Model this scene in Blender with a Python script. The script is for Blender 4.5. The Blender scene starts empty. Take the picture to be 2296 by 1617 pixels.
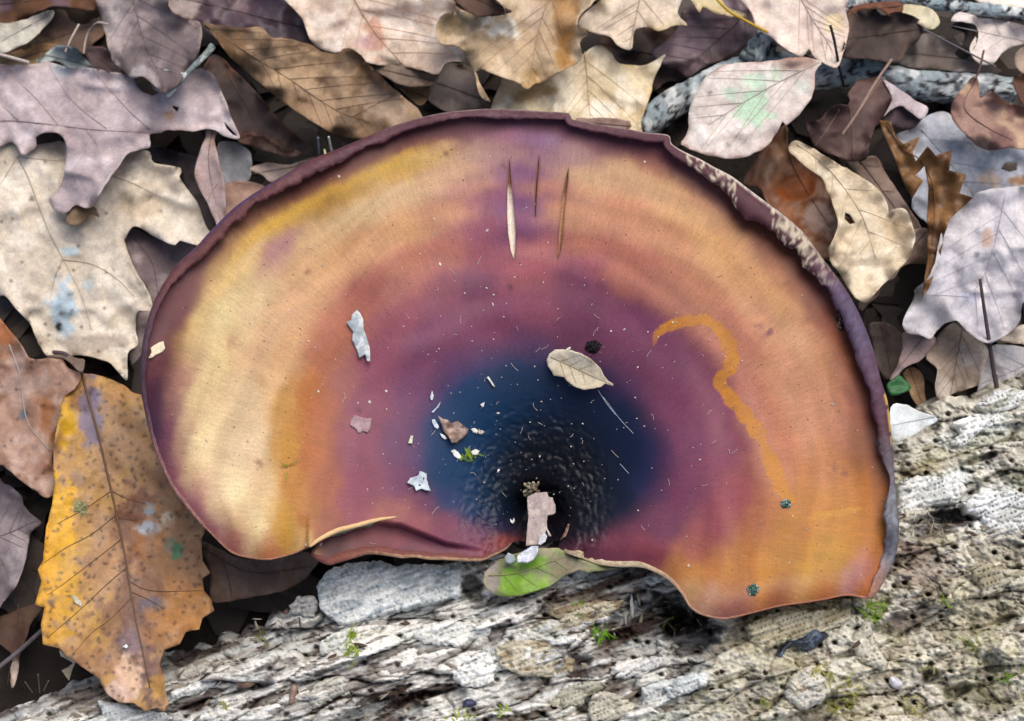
import bpy, math, random
import numpy as np
from mathutils import Vector, geometry

# ------------------------------------------------------------------ camera, sky, sun, exposure
scene = bpy.context.scene
CM = 0.01
TILT = math.radians(17.0)
AIM = np.array([0.0, 0.0, 0.045])
HFOV = math.radians(36.0)
DIST = 0.1148 / math.tan(HFOV / 2)
CAM = AIM + DIST * np.array([0.0, -math.sin(TILT), math.cos(TILT)])
cam_data = bpy.data.cameras.new('camera')
cam_data.sensor_fit = 'HORIZONTAL'
cam_data.sensor_width = 36.0
cam_data.lens = 18.0 / math.tan(HFOV / 2)
cam_data.clip_start = 0.01
cam_data.clip_end = 200.0
cam_data.dof.use_dof = True
cam_data.dof.focus_distance = DIST + 0.001
cam_data.dof.aperture_fstop = 22.0
camera = bpy.data.objects.new('camera', cam_data)
camera.location = CAM
camera.rotation_euler = (TILT, 0, 0)
scene.collection.objects.link(camera)
scene.camera = camera

SUN_EL, SUN_AZ = math.radians(62), math.radians(30)     # azimuth from +Y, towards -X
world = bpy.data.worlds.new('World')
scene.world = world
world.use_nodes = True
wn = world.node_tree
bg = wn.nodes['Background']
sky = wn.nodes.new('ShaderNodeTexSky')
sky.sky_type = 'NISHITA'
sky.sun_disc = False
sky.sun_elevation = SUN_EL
sky.sun_rotation = SUN_AZ
sky.air_density = 1.0
sky.dust_density = 4.0
sky.ozone_density = 0.6
wn.links.new(sky.outputs['Color'], bg.inputs['Color'])
bg.inputs['Strength'].default_value = 0.075
sun_data = bpy.data.lights.new('sun', 'SUN')
sun_data.energy = 1.3
sun_data.angle = math.radians(50)
sun_data.color = (1.0, 0.93, 0.84)
sun = bpy.data.objects.new('sun', sun_data)
sd = Vector((math.sin(SUN_AZ) * math.cos(SUN_EL), math.cos(SUN_AZ) * math.cos(SUN_EL), math.sin(SUN_EL)))
sun.rotation_euler = sd.to_track_quat('Z', 'Y').to_euler()
sun.location = (0, 0, 2)
scene.collection.objects.link(sun)
scene.view_settings.view_transform = 'Standard'
scene.view_settings.look = 'None'
scene.view_settings.gamma = 1.0
scene.view_settings.exposure = 0.72
scene.render.engine = 'CYCLES'
scene.cycles.use_denoising = True
scene.cycles.max_bounces = 6
scene.cycles.diffuse_bounces = 4
scene.cycles.sample_clamp_indirect = 6.0

# ------------------------------------------------------------------ helpers
W, H = 2296.0, 1617.0       # units the outlines are drawn in; 100 of them are 1 cm at the cap's height
_R = np.array([1.0, 0, 0])
_U = np.array([0, math.cos(TILT), math.sin(TILT)])
_F = np.array([0, math.sin(TILT), -math.cos(TILT)])
_k = 2 * math.tan(HFOV / 2) / W

def P(x, y, z):
    """world point above plan position (x, y) at height z cm"""
    x = np.asarray(x, float); y = np.asarray(y, float); z = np.asarray(z, float) * CM
    d = _F + np.multiply.outer((x - W / 2) * _k, _R) - np.multiply.outer((y - H / 2) * _k, _U)
    t = (z - CAM[2]) / d[..., 2]
    return CAM + d * t[..., None]

def lin(c):
    c = np.asarray(c, float) / 255.0
    return np.where(c <= 0.04045, c / 12.92, ((c + 0.055) / 1.055) ** 2.4)

def _hash(ix, iy, seed):
    h = (ix.astype(np.int64) * 374761393 + iy.astype(np.int64) * 668265263 + seed * 1442695041) & 0xFFFFFFFF
    h = ((h ^ (h >> 13)) * 1274126177) & 0xFFFFFFFF
    h = ((h ^ (h >> 16)) * 2246822519) & 0xFFFFFFFF
    return ((h ^ (h >> 15)) & 0xFFFFFF) / float(0xFFFFFF)

def vn(x, y, seed=0):
    x = np.asarray(x, float); y = np.asarray(y, float)
    ix = np.floor(x); iy = np.floor(y)
    fx = x - ix; fy = y - iy
    fx = fx * fx * (3 - 2 * fx); fy = fy * fy * (3 - 2 * fy)
    ix = ix.astype(np.int64); iy = iy.astype(np.int64)
    a = _hash(ix, iy, seed); b = _hash(ix + 1, iy, seed)
    c = _hash(ix, iy + 1, seed); d = _hash(ix + 1, iy + 1, seed)
    return (a * (1 - fx) + b * fx) * (1 - fy) + (c * (1 - fx) + d * fx) * fy

def fbm(x, y, seed=0, o=4):
    x = np.asarray(x, float); y = np.asarray(y, float)
    s = 0; a = 1.0; n = 0
    for i in range(o):
        s = s + a * vn(x * 2 ** i + 17.3 * i, y * 2 ** i + 9.1 * i, seed + i)
        n += a; a *= 0.5
    return s / n

def worley(x, y, seed=0):
    """F1, F2, id of the nearest cell"""
    ix = np.floor(x).astype(np.int64); iy = np.floor(y).astype(np.int64)
    f1 = np.full(x.shape, 9.0); f2 = np.full(x.shape, 9.0); cid = np.zeros(x.shape)
    cx = np.zeros(x.shape); cy = np.zeros(x.shape)
    for dx in (-1, 0, 1):
        for dy in (-1, 0, 1):
            px = ix + dx + _hash(ix + dx, iy + dy, seed); py = iy + dy + _hash(ix + dx, iy + dy, seed + 5)
            d = np.hypot(px - x, py - y); hh = _hash(ix + dx, iy + dy, seed + 9)
            nb = d < f1
            f2 = np.where(nb, f1, np.minimum(f2, d))
            cid = np.where(nb, hh, cid); cx = np.where(nb, px, cx); cy = np.where(nb, py, cy)
            f1 = np.where(nb, d, f1)
    return f1, f2, cid, cx, cy

def sstep(a, b, x):
    t = np.clip((x - a) / (b - a), 0, 1)
    return t * t * (3 - 2 * t)

def inside(px, py, poly):
    poly = np.asarray(poly, float)
    r = np.zeros(px.shape, bool)
    x0, y0 = poly[-1]
    for x1, y1 in poly:
        if y0 != y1:
            c = ((y1 > py) != (y0 > py)) & (px < (x0 - x1) * (py - y1) / (y0 - y1) + x1)
            r ^= c
        x0, y0 = x1, y1
    return r

def seg_dist(px, py, line):
    """distance to a polyline, side, arclength of the nearest point"""
    best = np.full(px.shape, 1e9); side = np.ones(px.shape); arc = np.zeros(px.shape); acc = 0.0
    for (x0, y0), (x1, y1) in zip(line[:-1], line[1:]):
        dx, dy = x1 - x0, y1 - y0; L2 = dx * dx + dy * dy + 1e-9
        t = np.clip(((px - x0) * dx + (py - y0) * dy) / L2, 0, 1)
        d = np.hypot(px - x0 - t * dx, py - y0 - t * dy)
        m = d < best
        best = np.where(m, d, best); side = np.where(m, np.sign(dx * (py - y0) - dy * (px - x0)), side)
        arc = np.where(m, acc + t * math.sqrt(L2), arc)
        acc += math.sqrt(L2)
    return best, side, arc

def smooth_line(pts, step, closed=False, rough=0.0, seed=0):
    """Catmull-Rom through pts (any number of columns), resampled"""
    p = np.asarray(pts, float)
    n = len(p)
    if closed: q = np.vstack([p[-1], p, p[0], p[1]])
    else: q = np.vstack([2 * p[0] - p[1], p, 2 * p[-1] - p[-2]])
    out = []
    for i in range(n if closed else n - 1):
        a, b, c, d = q[i], q[i + 1], q[i + 2], q[i + 3]
        m = max(1, int(np.hypot(*(c - b)[:2]) / step))
        for t in np.arange(m) / m:
            out.append(0.5 * (2 * b + (c - a) * t + (2 * a - 5 * b + 4 * c - d) * t * t + (3 * b - a - 3 * c + d) * t ** 3))
    if not closed: out.append(p[-1])
    o = np.array(out)
    if rough:
        k = np.arange(len(o))
        o[:, 0] += (vn(k * step / 14.0, k * 0 + 3.3, seed) - 0.5) * 2 * rough
        o[:, 1] += (vn(k * step / 14.0, k * 0 + 8.3, seed + 1) - 0.5) * 2 * rough
    return o

def densify(pts, step):
    p = np.asarray(pts, float); o = []
    for a, b in zip(p, np.roll(p, -1, 0)):
        m = max(1, int(round(np.hypot(*(b - a)) / step)))
        for t in range(m): o.append(a + (b - a) * t / m)
    return np.array(o)

def bdist(px, py, b):
    d = np.full(px.shape, 1e9)
    for i in range(0, len(b), 64):
        q = b[i:i + 64]
        d = np.minimum(d, np.hypot(px[:, None] - q[None, :, 0], py[:, None] - q[None, :, 1]).min(1))
    return d

def sheet2d(b, step, holes=()):
    """triangulate the inside of the closed outline b (already dense); returns 2-D points, triangles"""
    x0, y0 = b.min(0); x1, y1 = b.max(0)
    gy = np.arange(y0, y1, step * 0.866)
    gx = np.arange(x0, x1, step)
    X, Y = np.meshgrid(gx, gy)
    X = X + (np.arange(len(gy)) % 2)[:, None] * step * 0.5
    X = X.ravel(); Y = Y.ravel()
    X = X + (_hash(np.arange(len(X)), np.arange(len(X)) * 3, 4) - .5) * step * .3
    m = inside(X, Y, b)
    X = X[m]; Y = Y[m]
    loops = [b] + [densify(h, step) for h in holes]
    m = np.ones(len(X), bool)
    for l in loops: m &= bdist(X, Y, l) > step * 0.55
    X = X[m]; Y = Y[m]
    verts = []; edges = []
    for l in loops:
        n0 = len(verts)
        verts += [Vector((float(q[0]), float(q[1]))) for q in l]
        edges += [(n0 + i, n0 + (i + 1) % len(l)) for i in range(len(l))]
    verts += [Vector((float(a), float(c))) for a, c in zip(X, Y)]
    v, e, f, _, _, _ = geometry.delaunay_2d_cdt(verts, edges, [], 1, 1e-4)
    v = np.array([(q[0], q[1]) for q in v]); f = np.array([t for t in f if len(t) == 3], int)
    c = v[f].mean(1)
    keep = inside(c[:, 0], c[:, 1], b)
    for h in holes: keep &= ~inside(c[:, 0], c[:, 1], np.asarray(h, float))
    f = f[keep]
    a = (v[f[:, 1], 0] - v[f[:, 0], 0]) * (v[f[:, 2], 1] - v[f[:, 0], 1]) - (v[f[:, 1], 1] - v[f[:, 0], 1]) * (v[f[:, 2], 0] - v[f[:, 0], 0])
    f[a > 0] = f[a > 0][:, ::-1]          # face the sky (y runs down in plan units)
    return v, f

def boundary_edges(f):
    e = np.vstack([f[:, [0, 1]], f[:, [1, 2]], f[:, [2, 0]]])
    key = np.sort(e, 1)
    k = key[:, 0].astype(np.int64) * 10000000 + key[:, 1]
    u, inv, cnt = np.unique(k, return_inverse=True, return_counts=True)
    return e[cnt[inv] == 1]

ROOT = scene.collection
def make(name, V, Fc, mat, parent=None, col=None, smooth=True, attrs=None, origin=None, label=None, cat=None, group=None, kind=None):
    V = np.asarray(V, float)
    if origin is None:
        origin = np.array([(V[:, 0].min() + V[:, 0].max()) / 2, (V[:, 1].min() + V[:, 1].max()) / 2, V[:, 2].min()])
    me = bpy.data.meshes.new(name)
    Vl = V - origin
    if isinstance(Fc, np.ndarray) and Fc.shape[1] == 3:
        n = len(Fc)
        me.vertices.add(len(Vl)); me.vertices.foreach_set('co', Vl.astype(np.float32).ravel())
        me.loops.add(n * 3); me.loops.foreach_set('vertex_index', Fc.astype(np.int32).ravel())
        me.polygons.add(n); me.polygons.foreach_set('loop_start', np.arange(0, n * 3, 3, dtype=np.int32))
        me.update(calc_edges=True)
    else:
        me.from_pydata(Vl.tolist(), [], [list(map(int, q)) for q in Fc])
    if smooth: me.polygons.foreach_set('use_smooth', np.ones(len(me.polygons), bool))
    if col is not None:
        c = np.asarray(col, float)
        if c.ndim == 1: c = np.tile(c, (len(Vl), 1))
        c4 = np.ones((len(Vl), 4), np.float32); c4[:, :3] = c
        at = me.color_attributes.new('Col', 'FLOAT_COLOR', 'POINT'); at.data.foreach_set('color', c4.ravel())
    for k, a in (attrs or {}).items():
        at = me.attributes.new(k, 'FLOAT_VECTOR', 'POINT'); at.data.foreach_set('vector', np.asarray(a, np.float32).ravel())
    me.materials.append(mat)
    me.update()
    o = bpy.data.objects.new(name, me)
    ROOT.objects.link(o)
    o.location = origin
    if parent is not None:
        o.parent = parent
        w_ = np.array(parent.location)
        if parent.parent: w_ = w_ + np.array(parent.parent.location)
        o.location = origin - w_
    if label: o['label'] = label
    if cat: o['category'] = cat
    if group: o['group'] = group
    if kind: o['kind'] = kind
    return o

def empty(name, loc, label, cat, group=None):
    o = bpy.data.objects.new(name, None)
    o.empty_display_size = 0.01
    o.location = loc
    ROOT.objects.link(o)
    o['label'] = label; o['category'] = cat
    if group: o['group'] = group
    return o

def tube(pts, rad, sides=6, caps=True, wob=0.0, seed=0):
    p = np.asarray(pts, float); n = len(p)
    rad = np.broadcast_to(np.asarray(rad, float), (n,))
    t = np.gradient(p, axis=0); t /= np.linalg.norm(t, axis=1)[:, None] + 1e-12
    up = np.array([0.02, 0.1, 1.0])
    a = np.cross(t, up); a /= np.linalg.norm(a, axis=1)[:, None] + 1e-12
    b = np.cross(a, t)
    th = np.arange(sides) * 2 * math.pi / sides
    r = rad[:, None] * np.ones(sides)[None]
    if wob:
        ii, jj = np.meshgrid(np.arange(n), np.arange(sides), indexing='ij')
        r = r * (1 + wob * (fbm(ii * 0.55, jj * 6.0 / sides * 0.9, seed, 3) - .5) * 2)
    V = p[:, None] + r[..., None] * (np.cos(th)[None, :, None] * a[:, None] + np.sin(th)[None, :, None] * b[:, None])
    V = V.reshape(-1, 3)
    F = []
    for i in range(n - 1):
        for j in range(sides):
            k = (j + 1) % sides
            F.append((i * sides + j, i * sides + k, (i + 1) * sides + k)); F.append((i * sides + j, (i + 1) * sides + k, (i + 1) * sides + j))
    if caps:
        c0 = len(V); V = np.vstack([V, p[0], p[-1]])
        for j in range(sides):
            k = (j + 1) % sides
            F.append((c0, k, j)); F.append((c0 + 1, (n - 1) * sides + j, (n - 1) * sides + k))
    return V, np.array(F, int)

def join(parts):
    V = []; F = []; n = 0
    for v, f in parts:
        V.append(v); F.append(np.asarray(f) + n); n += len(v)
    return np.vstack(V), np.vstack(F)

# ------------------------------------------------------------------ materials
def nodes_of(name):
    m = bpy.data.materials.new(name); m.use_nodes = True
    nt = m.node_tree
    return m, nt, nt.nodes['Principled BSDF']

def attr_mat(name, rough=0.7, spec=0.35, grain=900, gamt=0.18, bump=0.3, bscale=1400, bdist_=0.0002, coat=0.0, sub=0.0, extra=None):
    m, nt, bs = nodes_of(name)
    N = nt.nodes.new; L = nt.links.new
    at = N('ShaderNodeAttribute'); at.attribute_name = 'Col'
    tc = N('ShaderNodeTexCoord')
    n1 = N('ShaderNodeTexNoise'); n1.inputs['Scale'].default_value = grain; n1.inputs['Detail'].default_value = 5; n1.inputs['Roughness'].default_value = 0.65
    L(tc.outputs['Object'], n1.inputs['Vector'])
    mr = N('ShaderNodeMapRange'); mr.inputs['From Min'].default_value = 0.3; mr.inputs['From Max'].default_value = 0.7
    mr.inputs['To Min'].default_value = 1 - gamt; mr.inputs['To Max'].default_value = 1 + gamt
    L(n1.outputs['Fac'], mr.inputs['Value'])
    mx = N('ShaderNodeVectorMath'); mx.operation = 'SCALE'
    L(at.outputs['Color'], mx.inputs[0]); L(mr.outputs['Result'], mx.inputs['Scale'])
    col_out = mx.outputs[0]
    if extra: col_out = extra(nt, col_out)
    L(col_out, bs.inputs['Base Color'])
    n2 = N('ShaderNodeTexNoise'); n2.inputs['Scale'].default_value = bscale; n2.inputs['Detail'].default_value = 6; n2.inputs['Roughness'].default_value = 0.7
    L(tc.outputs['Object'], n2.inputs['Vector'])
    bp = N('ShaderNodeBump'); bp.inputs['Strength'].default_value = bump; bp.inputs['Distance'].default_value = bdist_
    L(n2.outputs['Fac'], bp.inputs['Height']); L(bp.outputs['Normal'], bs.inputs['Normal'])
    rr = N('ShaderNodeMapRange'); rr.inputs['To Min'].default_value = max(0.05, rough - 0.12); rr.inputs['To Max'].default_value = min(1, rough + 0.12)
    L(n1.outputs['Fac'], rr.inputs['Value']); L(rr.outputs['Result'], bs.inputs['Roughness'])
    bs.inputs['Specular IOR Level'].default_value = spec
    bs.inputs['Coat Weight'].default_value = coat
    if sub:
        bs.inputs['Subsurface Weight'].default_value = sub
        bs.inputs['Subsurface Radius'].default_value = (0.004, 0.002, 0.001)
        bs.inputs['Subsurface Scale'].default_value = 0.4
    return m

def reticulate(nt, col):
    # net of fine veins: thin slightly darker lines between tiny cells
    N = nt.nodes.new; L = nt.links.new
    tc = N('ShaderNodeTexCoord'); nz = N('ShaderNodeTexNoise'); nz.inputs['Scale'].default_value = 700
    L(tc.outputs['Object'], nz.inputs['Vector'])
    ad = N('ShaderNodeVectorMath'); ad.operation = 'MULTIPLY_ADD'; ad.inputs[1].default_value = (0.0012, 0.0012, 0.0012)
    L(nz.outputs['Color'], ad.inputs[0]); L(tc.outputs['Object'], ad.inputs[2])
    vo = N('ShaderNodeTexVoronoi'); vo.feature = 'DISTANCE_TO_EDGE'; vo.inputs['Scale'].default_value = 420
    L(ad.outputs[0], vo.inputs['Vector'])
    mr = N('ShaderNodeMapRange'); mr.inputs['From Max'].default_value = 0.12; mr.inputs['To Min'].default_value = 0.90; mr.inputs['To Max'].default_value = 1.02
    L(vo.outputs['Distance'], mr.inputs['Value'])
    n3 = N('ShaderNodeTexNoise'); n3.inputs['Scale'].default_value = 2600; n3.inputs['Detail'].default_value = 3
    L(tc.outputs['Object'], n3.inputs['Vector'])
    m3 = N('ShaderNodeMapRange'); m3.inputs['From Min'].default_value = .3; m3.inputs['From Max'].default_value = .7; m3.inputs['To Min'].default_value = .92; m3.inputs['To Max'].default_value = 1.08
    L(n3.outputs['Fac'], m3.inputs['Value'])
    mu = N('ShaderNodeMath'); mu.operation = 'MULTIPLY'; L(mr.outputs['Result'], mu.inputs[0]); L(m3.outputs['Result'], mu.inputs[1])
    sc = N('ShaderNodeVectorMath'); sc.operation = 'SCALE'; L(col, sc.inputs[0]); L(mu.outputs[0], sc.inputs['Scale'])
    return sc.outputs[0]
M_LEAF = attr_mat('dry_leaf', rough=0.62, spec=0.32, grain=600, gamt=0.13, bump=0.6, bscale=1800, bdist_=0.0003, extra=reticulate)
M_LEAFG = attr_mat('waxy_leaf', rough=0.42, spec=0.42, grain=600, gamt=0.13, bump=0.5, bscale=1300, bdist_=0.00025, extra=reticulate)
M_VEIN = attr_mat('leaf_vein', rough=0.7, spec=0.3, grain=900, gamt=0.2, bump=0.3)
M_WOOD = attr_mat('rotten_wood', rough=0.85, spec=0.2, grain=1500, gamt=0.30, bump=0.8, bscale=2200, bdist_=0.00035)
M_CHIP = attr_mat('chip', rough=0.75, spec=0.3, grain=1800, gamt=0.2, bump=0.6, bscale=2500, bdist_=0.0003)
M_FLESH = attr_mat('mushroom_flesh', rough=0.75, spec=0.25, grain=1500, gamt=0.12, bump=0.4, bscale=3000, bdist_=0.0002)
M_MOSS = attr_mat('moss', rough=0.6, spec=0.3, grain=2000, gamt=0.3, bump=0.2)
M_BARK = attr_mat('lichen_bark', rough=0.85, spec=0.2, grain=700, gamt=0.25, bump=0.9, bscale=900, bdist_=0.0008)

# ------------------------------------------------------------------ ground
m, nt, bs = nodes_of('forest_soil')
_n = nt.nodes.new('ShaderNodeTexNoise'); _n.inputs['Scale'].default_value = 120; _n.inputs['Detail'].default_value = 9
_c = nt.nodes.new('ShaderNodeTexCoord'); nt.links.new(_c.outputs['Object'], _n.inputs['Vector'])
_r = nt.nodes.new('ShaderNodeValToRGB')
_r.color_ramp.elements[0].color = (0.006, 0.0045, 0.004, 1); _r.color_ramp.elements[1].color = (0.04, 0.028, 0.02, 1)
nt.links.new(_n.outputs['Fac'], _r.inputs['Fac']); nt.links.new(_r.outputs['Color'], bs.inputs['Base Color'])
_b = nt.nodes.new('ShaderNodeBump'); _b.inputs['Distance'].default_value = 0.004; nt.links.new(_n.outputs['Fac'], _b.inputs['Height']); nt.links.new(_b.outputs['Normal'], bs.inputs['Normal'])
bs.inputs['Roughness'].default_value = 0.95
M_SOIL = m
g = 30.0
_k0 = np.array([-g, -0.6, -0.4, -0.25, -0.1, 0.1, 0.25, 0.4, 0.6, g])
GX, GY = np.meshgrid(_k0, _k0)
GZ = np.where((abs(GX) < 1) & (abs(GY) < 1), (vn(GX * 9, GY * 9, 3) - .5) * 0.004, 0)
nn = len(_k0)
_f = [(j * nn + i, j * nn + i + 1, (j + 1) * nn + i + 1, (j + 1) * nn + i) for j in range(nn - 1) for i in range(nn - 1)]
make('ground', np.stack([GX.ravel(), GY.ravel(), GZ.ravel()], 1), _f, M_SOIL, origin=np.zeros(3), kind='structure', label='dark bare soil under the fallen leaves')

# ------------------------------------------------------------------ the rotten log: height of its top
AL = math.radians(18.1)
OX, OY = 0.0, 1606.0
def log_st(x, y):
    dx = np.asarray(x, float) - OX; dy = np.asarray(y, float) - OY
    return dx * math.cos(AL) - dy * math.sin(AL), dx * math.sin(AL) + dy * math.cos(AL)
def log_xy(s, t):
    return OX + s * math.cos(AL) + t * math.sin(AL), OY - s * math.sin(AL) + t * math.cos(AL)

# hollows (x, y, half length along grain, half width, depth cm) and colour fields (.., r,g,b, strength)
HOLLOW = [(1330, 1345, 150, 38, .30), (1450, 1385, 130, 50, .8), (1545, 1415, 70, 66, 1.0), (1375, 1440, 55, 26, .45), (855, 1598, 110, 34, .75),
          (1292, 1492, 34, 30, .5), (2105, 1172, 105, 24, .8), (2045, 1392, 110, 30, .5), (560, 1548, 62, 16, .4), (445, 1588, 45, 16, .5),
          (2150, 1548, 40, 16, .55), (2085, 1515, 24, 16, .5), (1735, 1460, 40, 14, .35), (1180, 1535, 80, 22, .35), (1000, 1560, 60, 25, .45),
          (2190, 1030, 60, 10, .5), (690, 1405, 40, 12, .3), (1040, 1400, 80, 10, .35), (905, 1400, 120, 9, .4), (1540, 1540, 28, 18, .3),
          (2010, 1120, 60, 16, .35), (2225, 1480, 26, 30, .4), (1420, 1570, 22, 12, .35), (620, 1490, 60, 9, .3), (1155, 1310, 32, 22, .9),
          (1060, 1320, 24, 40, 1.0), (2260, 1390, 34, 14, .35), (1890, 1470, 46, 9, .3), (1810, 1590, 40, 12, .3), (1640, 1520, 50, 9, .3)]
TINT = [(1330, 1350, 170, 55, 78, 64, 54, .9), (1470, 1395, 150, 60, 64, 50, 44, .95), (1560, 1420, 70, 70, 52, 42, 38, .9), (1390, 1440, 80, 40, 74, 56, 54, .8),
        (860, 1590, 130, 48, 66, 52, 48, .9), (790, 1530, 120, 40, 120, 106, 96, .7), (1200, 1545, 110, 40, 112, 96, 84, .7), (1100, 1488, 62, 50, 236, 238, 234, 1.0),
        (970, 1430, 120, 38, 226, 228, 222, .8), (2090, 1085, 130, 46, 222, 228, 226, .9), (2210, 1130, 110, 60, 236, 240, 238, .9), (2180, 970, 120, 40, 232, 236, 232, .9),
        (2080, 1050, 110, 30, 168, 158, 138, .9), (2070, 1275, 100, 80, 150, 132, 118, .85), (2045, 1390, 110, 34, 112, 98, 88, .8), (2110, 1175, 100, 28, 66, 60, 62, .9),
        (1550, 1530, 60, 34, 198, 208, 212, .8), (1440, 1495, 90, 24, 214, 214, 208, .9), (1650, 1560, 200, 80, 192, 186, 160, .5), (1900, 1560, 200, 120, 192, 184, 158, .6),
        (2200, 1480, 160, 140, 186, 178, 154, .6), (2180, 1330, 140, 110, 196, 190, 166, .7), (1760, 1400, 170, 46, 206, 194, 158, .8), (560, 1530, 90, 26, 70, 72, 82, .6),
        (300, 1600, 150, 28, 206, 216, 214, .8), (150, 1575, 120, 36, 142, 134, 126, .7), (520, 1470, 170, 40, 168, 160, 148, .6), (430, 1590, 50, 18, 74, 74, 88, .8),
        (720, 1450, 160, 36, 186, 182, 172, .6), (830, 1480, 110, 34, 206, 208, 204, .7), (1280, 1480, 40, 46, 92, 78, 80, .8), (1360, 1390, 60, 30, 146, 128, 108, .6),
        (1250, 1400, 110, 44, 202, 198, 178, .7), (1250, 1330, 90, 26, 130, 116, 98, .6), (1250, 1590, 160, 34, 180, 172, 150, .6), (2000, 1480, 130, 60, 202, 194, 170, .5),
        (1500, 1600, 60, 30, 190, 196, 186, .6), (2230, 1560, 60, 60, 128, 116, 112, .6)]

def log_fields(x, y):
    s, t = log_st(x, y)
    wx = (fbm(s / 130, t / 60, 31, 3) - .5) * 90; wy = (fbm(s / 150, t / 50, 37, 3) - .5) * 44
    right = sstep(1250, 1750, x)              # crumbly, less fibrous towards that end
    z = 2.25 + 1.9 * (1 - np.exp(-np.maximum(t, 0) / 260.0)) + (fbm(s / 330, t / 160, 5, 3) - .5) * 0.7 - 0.13 * (np.maximum(t - 640, 0) / 100.0) ** 2
    # plates
    f1, f2, c1, cx, cy = worley((s + wx) / 260, (t + wy) / 62, 11)
    z = z + (c1 - .5) * 0.62 + ((s + wx) / 260 - cx) * (vn(c1 * 91, c1 * 7, 2) - .5) * 0.5
    z = z - (0.38 - .20 * right) * np.exp(-((f2 - f1) / 0.045) ** 2)
    g1, g2, c2, _, _ = worley((s + wx * .6) / 90 + 3, (t + wy * .6) / 21 + 7, 23)
    g1b, g2b, c2b, _, _ = worley((x + wx * .5) / 64 + 3, (y + wy * .9) / 42 + 7, 29)
    R_ = right > fbm(x / 90, y / 70, 27, 3) * .9 + .05
    g1, g2, c2 = np.where(R_, g1b, g1), np.where(R_, g2b, g2), np.where(R_, c2b, c2)
    z = z + (c2 - .5) * (0.28 - .10 * right) - (0.16 - .08 * right) * np.exp(-((g2 - g1) / (0.08 - .03 * right)) ** 2)
    h1, h2, c3, _, _ = worley((s + wx * .3) / 34, (t + wy * .3) / 9.5, 41)
    h1b, h2b, c3b, _, _ = worley((x + wx * .4) / 19, (y + wy * .8) / 14, 43)
    h1, h2, c3 = np.where(R_, h1b, h1), np.where(R_, h2b, h2), np.where(R_, c3b, c3)
    z = z + (c3 - .5) * (0.075 - 0.03 * right) - (0.05 - .03 * right) * np.exp(-((h2 - h1) / 0.12) ** 2)
    fib = fbm(s / 70, (t + wy * .25) / 3.6, 51, 3)
    z = z + (fib - .5) * (0.085 - 0.035 * right)
    crumb = fbm(x / 11, y / 9, 61, 4)
    z = z + (crumb - .5) * (0.08 + 0.13 * right) - 0.13 * right * sstep(.60, .68, fbm(x / 17, y / 13, 65, 4)) + right * (fbm(x / 4.5, y / 4.0, 67, 2) - .5) * .07 + right * (fbm(x / 60, y / 48, 69, 3) - .5) * .5
    # beetle holes and pits
    p1, _, pc, _, _ = worley(x / 46, y / 40, 71)
    z = z - 0.40 * np.where(pc > .60, 1 - sstep(0.07, 0.17, p1), 0)
    q1, _, qc, _, _ = worley(x / 21, y / 19, 73)
    z = z - 0.10 * np.where(qc > .70 - .2 * right, 1 - sstep(0.08, 0.24, q1), 0)
    hol = np.zeros(x.shape)
    for hx, hy, ra, rb, dp in HOLLOW:
        hs, ht = log_st(hx, hy)
        d = np.hypot((s - hs) / ra, (t - ht) / rb) + (fbm(x / 22, y / 16, 81, 3) - .5) * 0.9
        k = 1 - sstep(0.62, 1.05, d)
        z = z - dp * k; hol = np.maximum(hol, k)
    return s, t, z, c1, c2, c3, fib, crumb, right, hol

def logz(x, y):
    return log_fields(np.atleast_1d(np.asarray(x, float)), np.atleast_1d(np.asarray(y, float)))[2]

def log_colour(x, y, F=None):
    s, t, z, c1, c2, c3, fib, crumb, right, hol = F or log_fields(x, y)
    left = lin((222, 221, 216)); tan = lin((212, 208, 194))
    col = left * (1 - right[:, None]) + tan * right[:, None]
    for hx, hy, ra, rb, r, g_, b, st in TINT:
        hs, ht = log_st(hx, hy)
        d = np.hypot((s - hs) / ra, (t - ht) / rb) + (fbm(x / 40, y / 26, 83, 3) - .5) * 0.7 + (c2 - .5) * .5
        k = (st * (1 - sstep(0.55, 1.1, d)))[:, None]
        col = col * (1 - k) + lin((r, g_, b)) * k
    v = 1 + (c1 - .5) * .35 + (c2 - .5) * (.45 - .2 * right) + (c3 - .5) * (.4 - .2 * right) + (fib - .5) * (.8 - .4 * right) + (crumb - .5) * .7 * right
    col = col * np.clip(v, .3, 1.5)[:, None]
    br = (np.where(c2 < .16, .65, 0) * (1 - .7 * right) + np.where(c3 < .14, .55, 0) * (1 - .6 * right) + .75 * sstep(.62, .8, fbm(s / 60, t / 14, 91, 4)) * (1 - .5 * right))
    br = np.clip(br, 0, .85)[:, None]
    col = col * (1 - br) + lin((84, 66, 60)) * br
    wh = (sstep(.54, .70, fbm(s / 110, t / 24, 97, 4)) * .7 * (1 - .75 * right))[:, None]
    col = col * (1 - wh) + lin((226, 230, 228)) * wh
    gr = (sstep(.60, .76, fbm(x / 80, y / 60, 99, 4)) * .30 * right)[:, None]
    col = col * (1 - gr) + lin((150, 152, 92)) * gr
    return col

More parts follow.
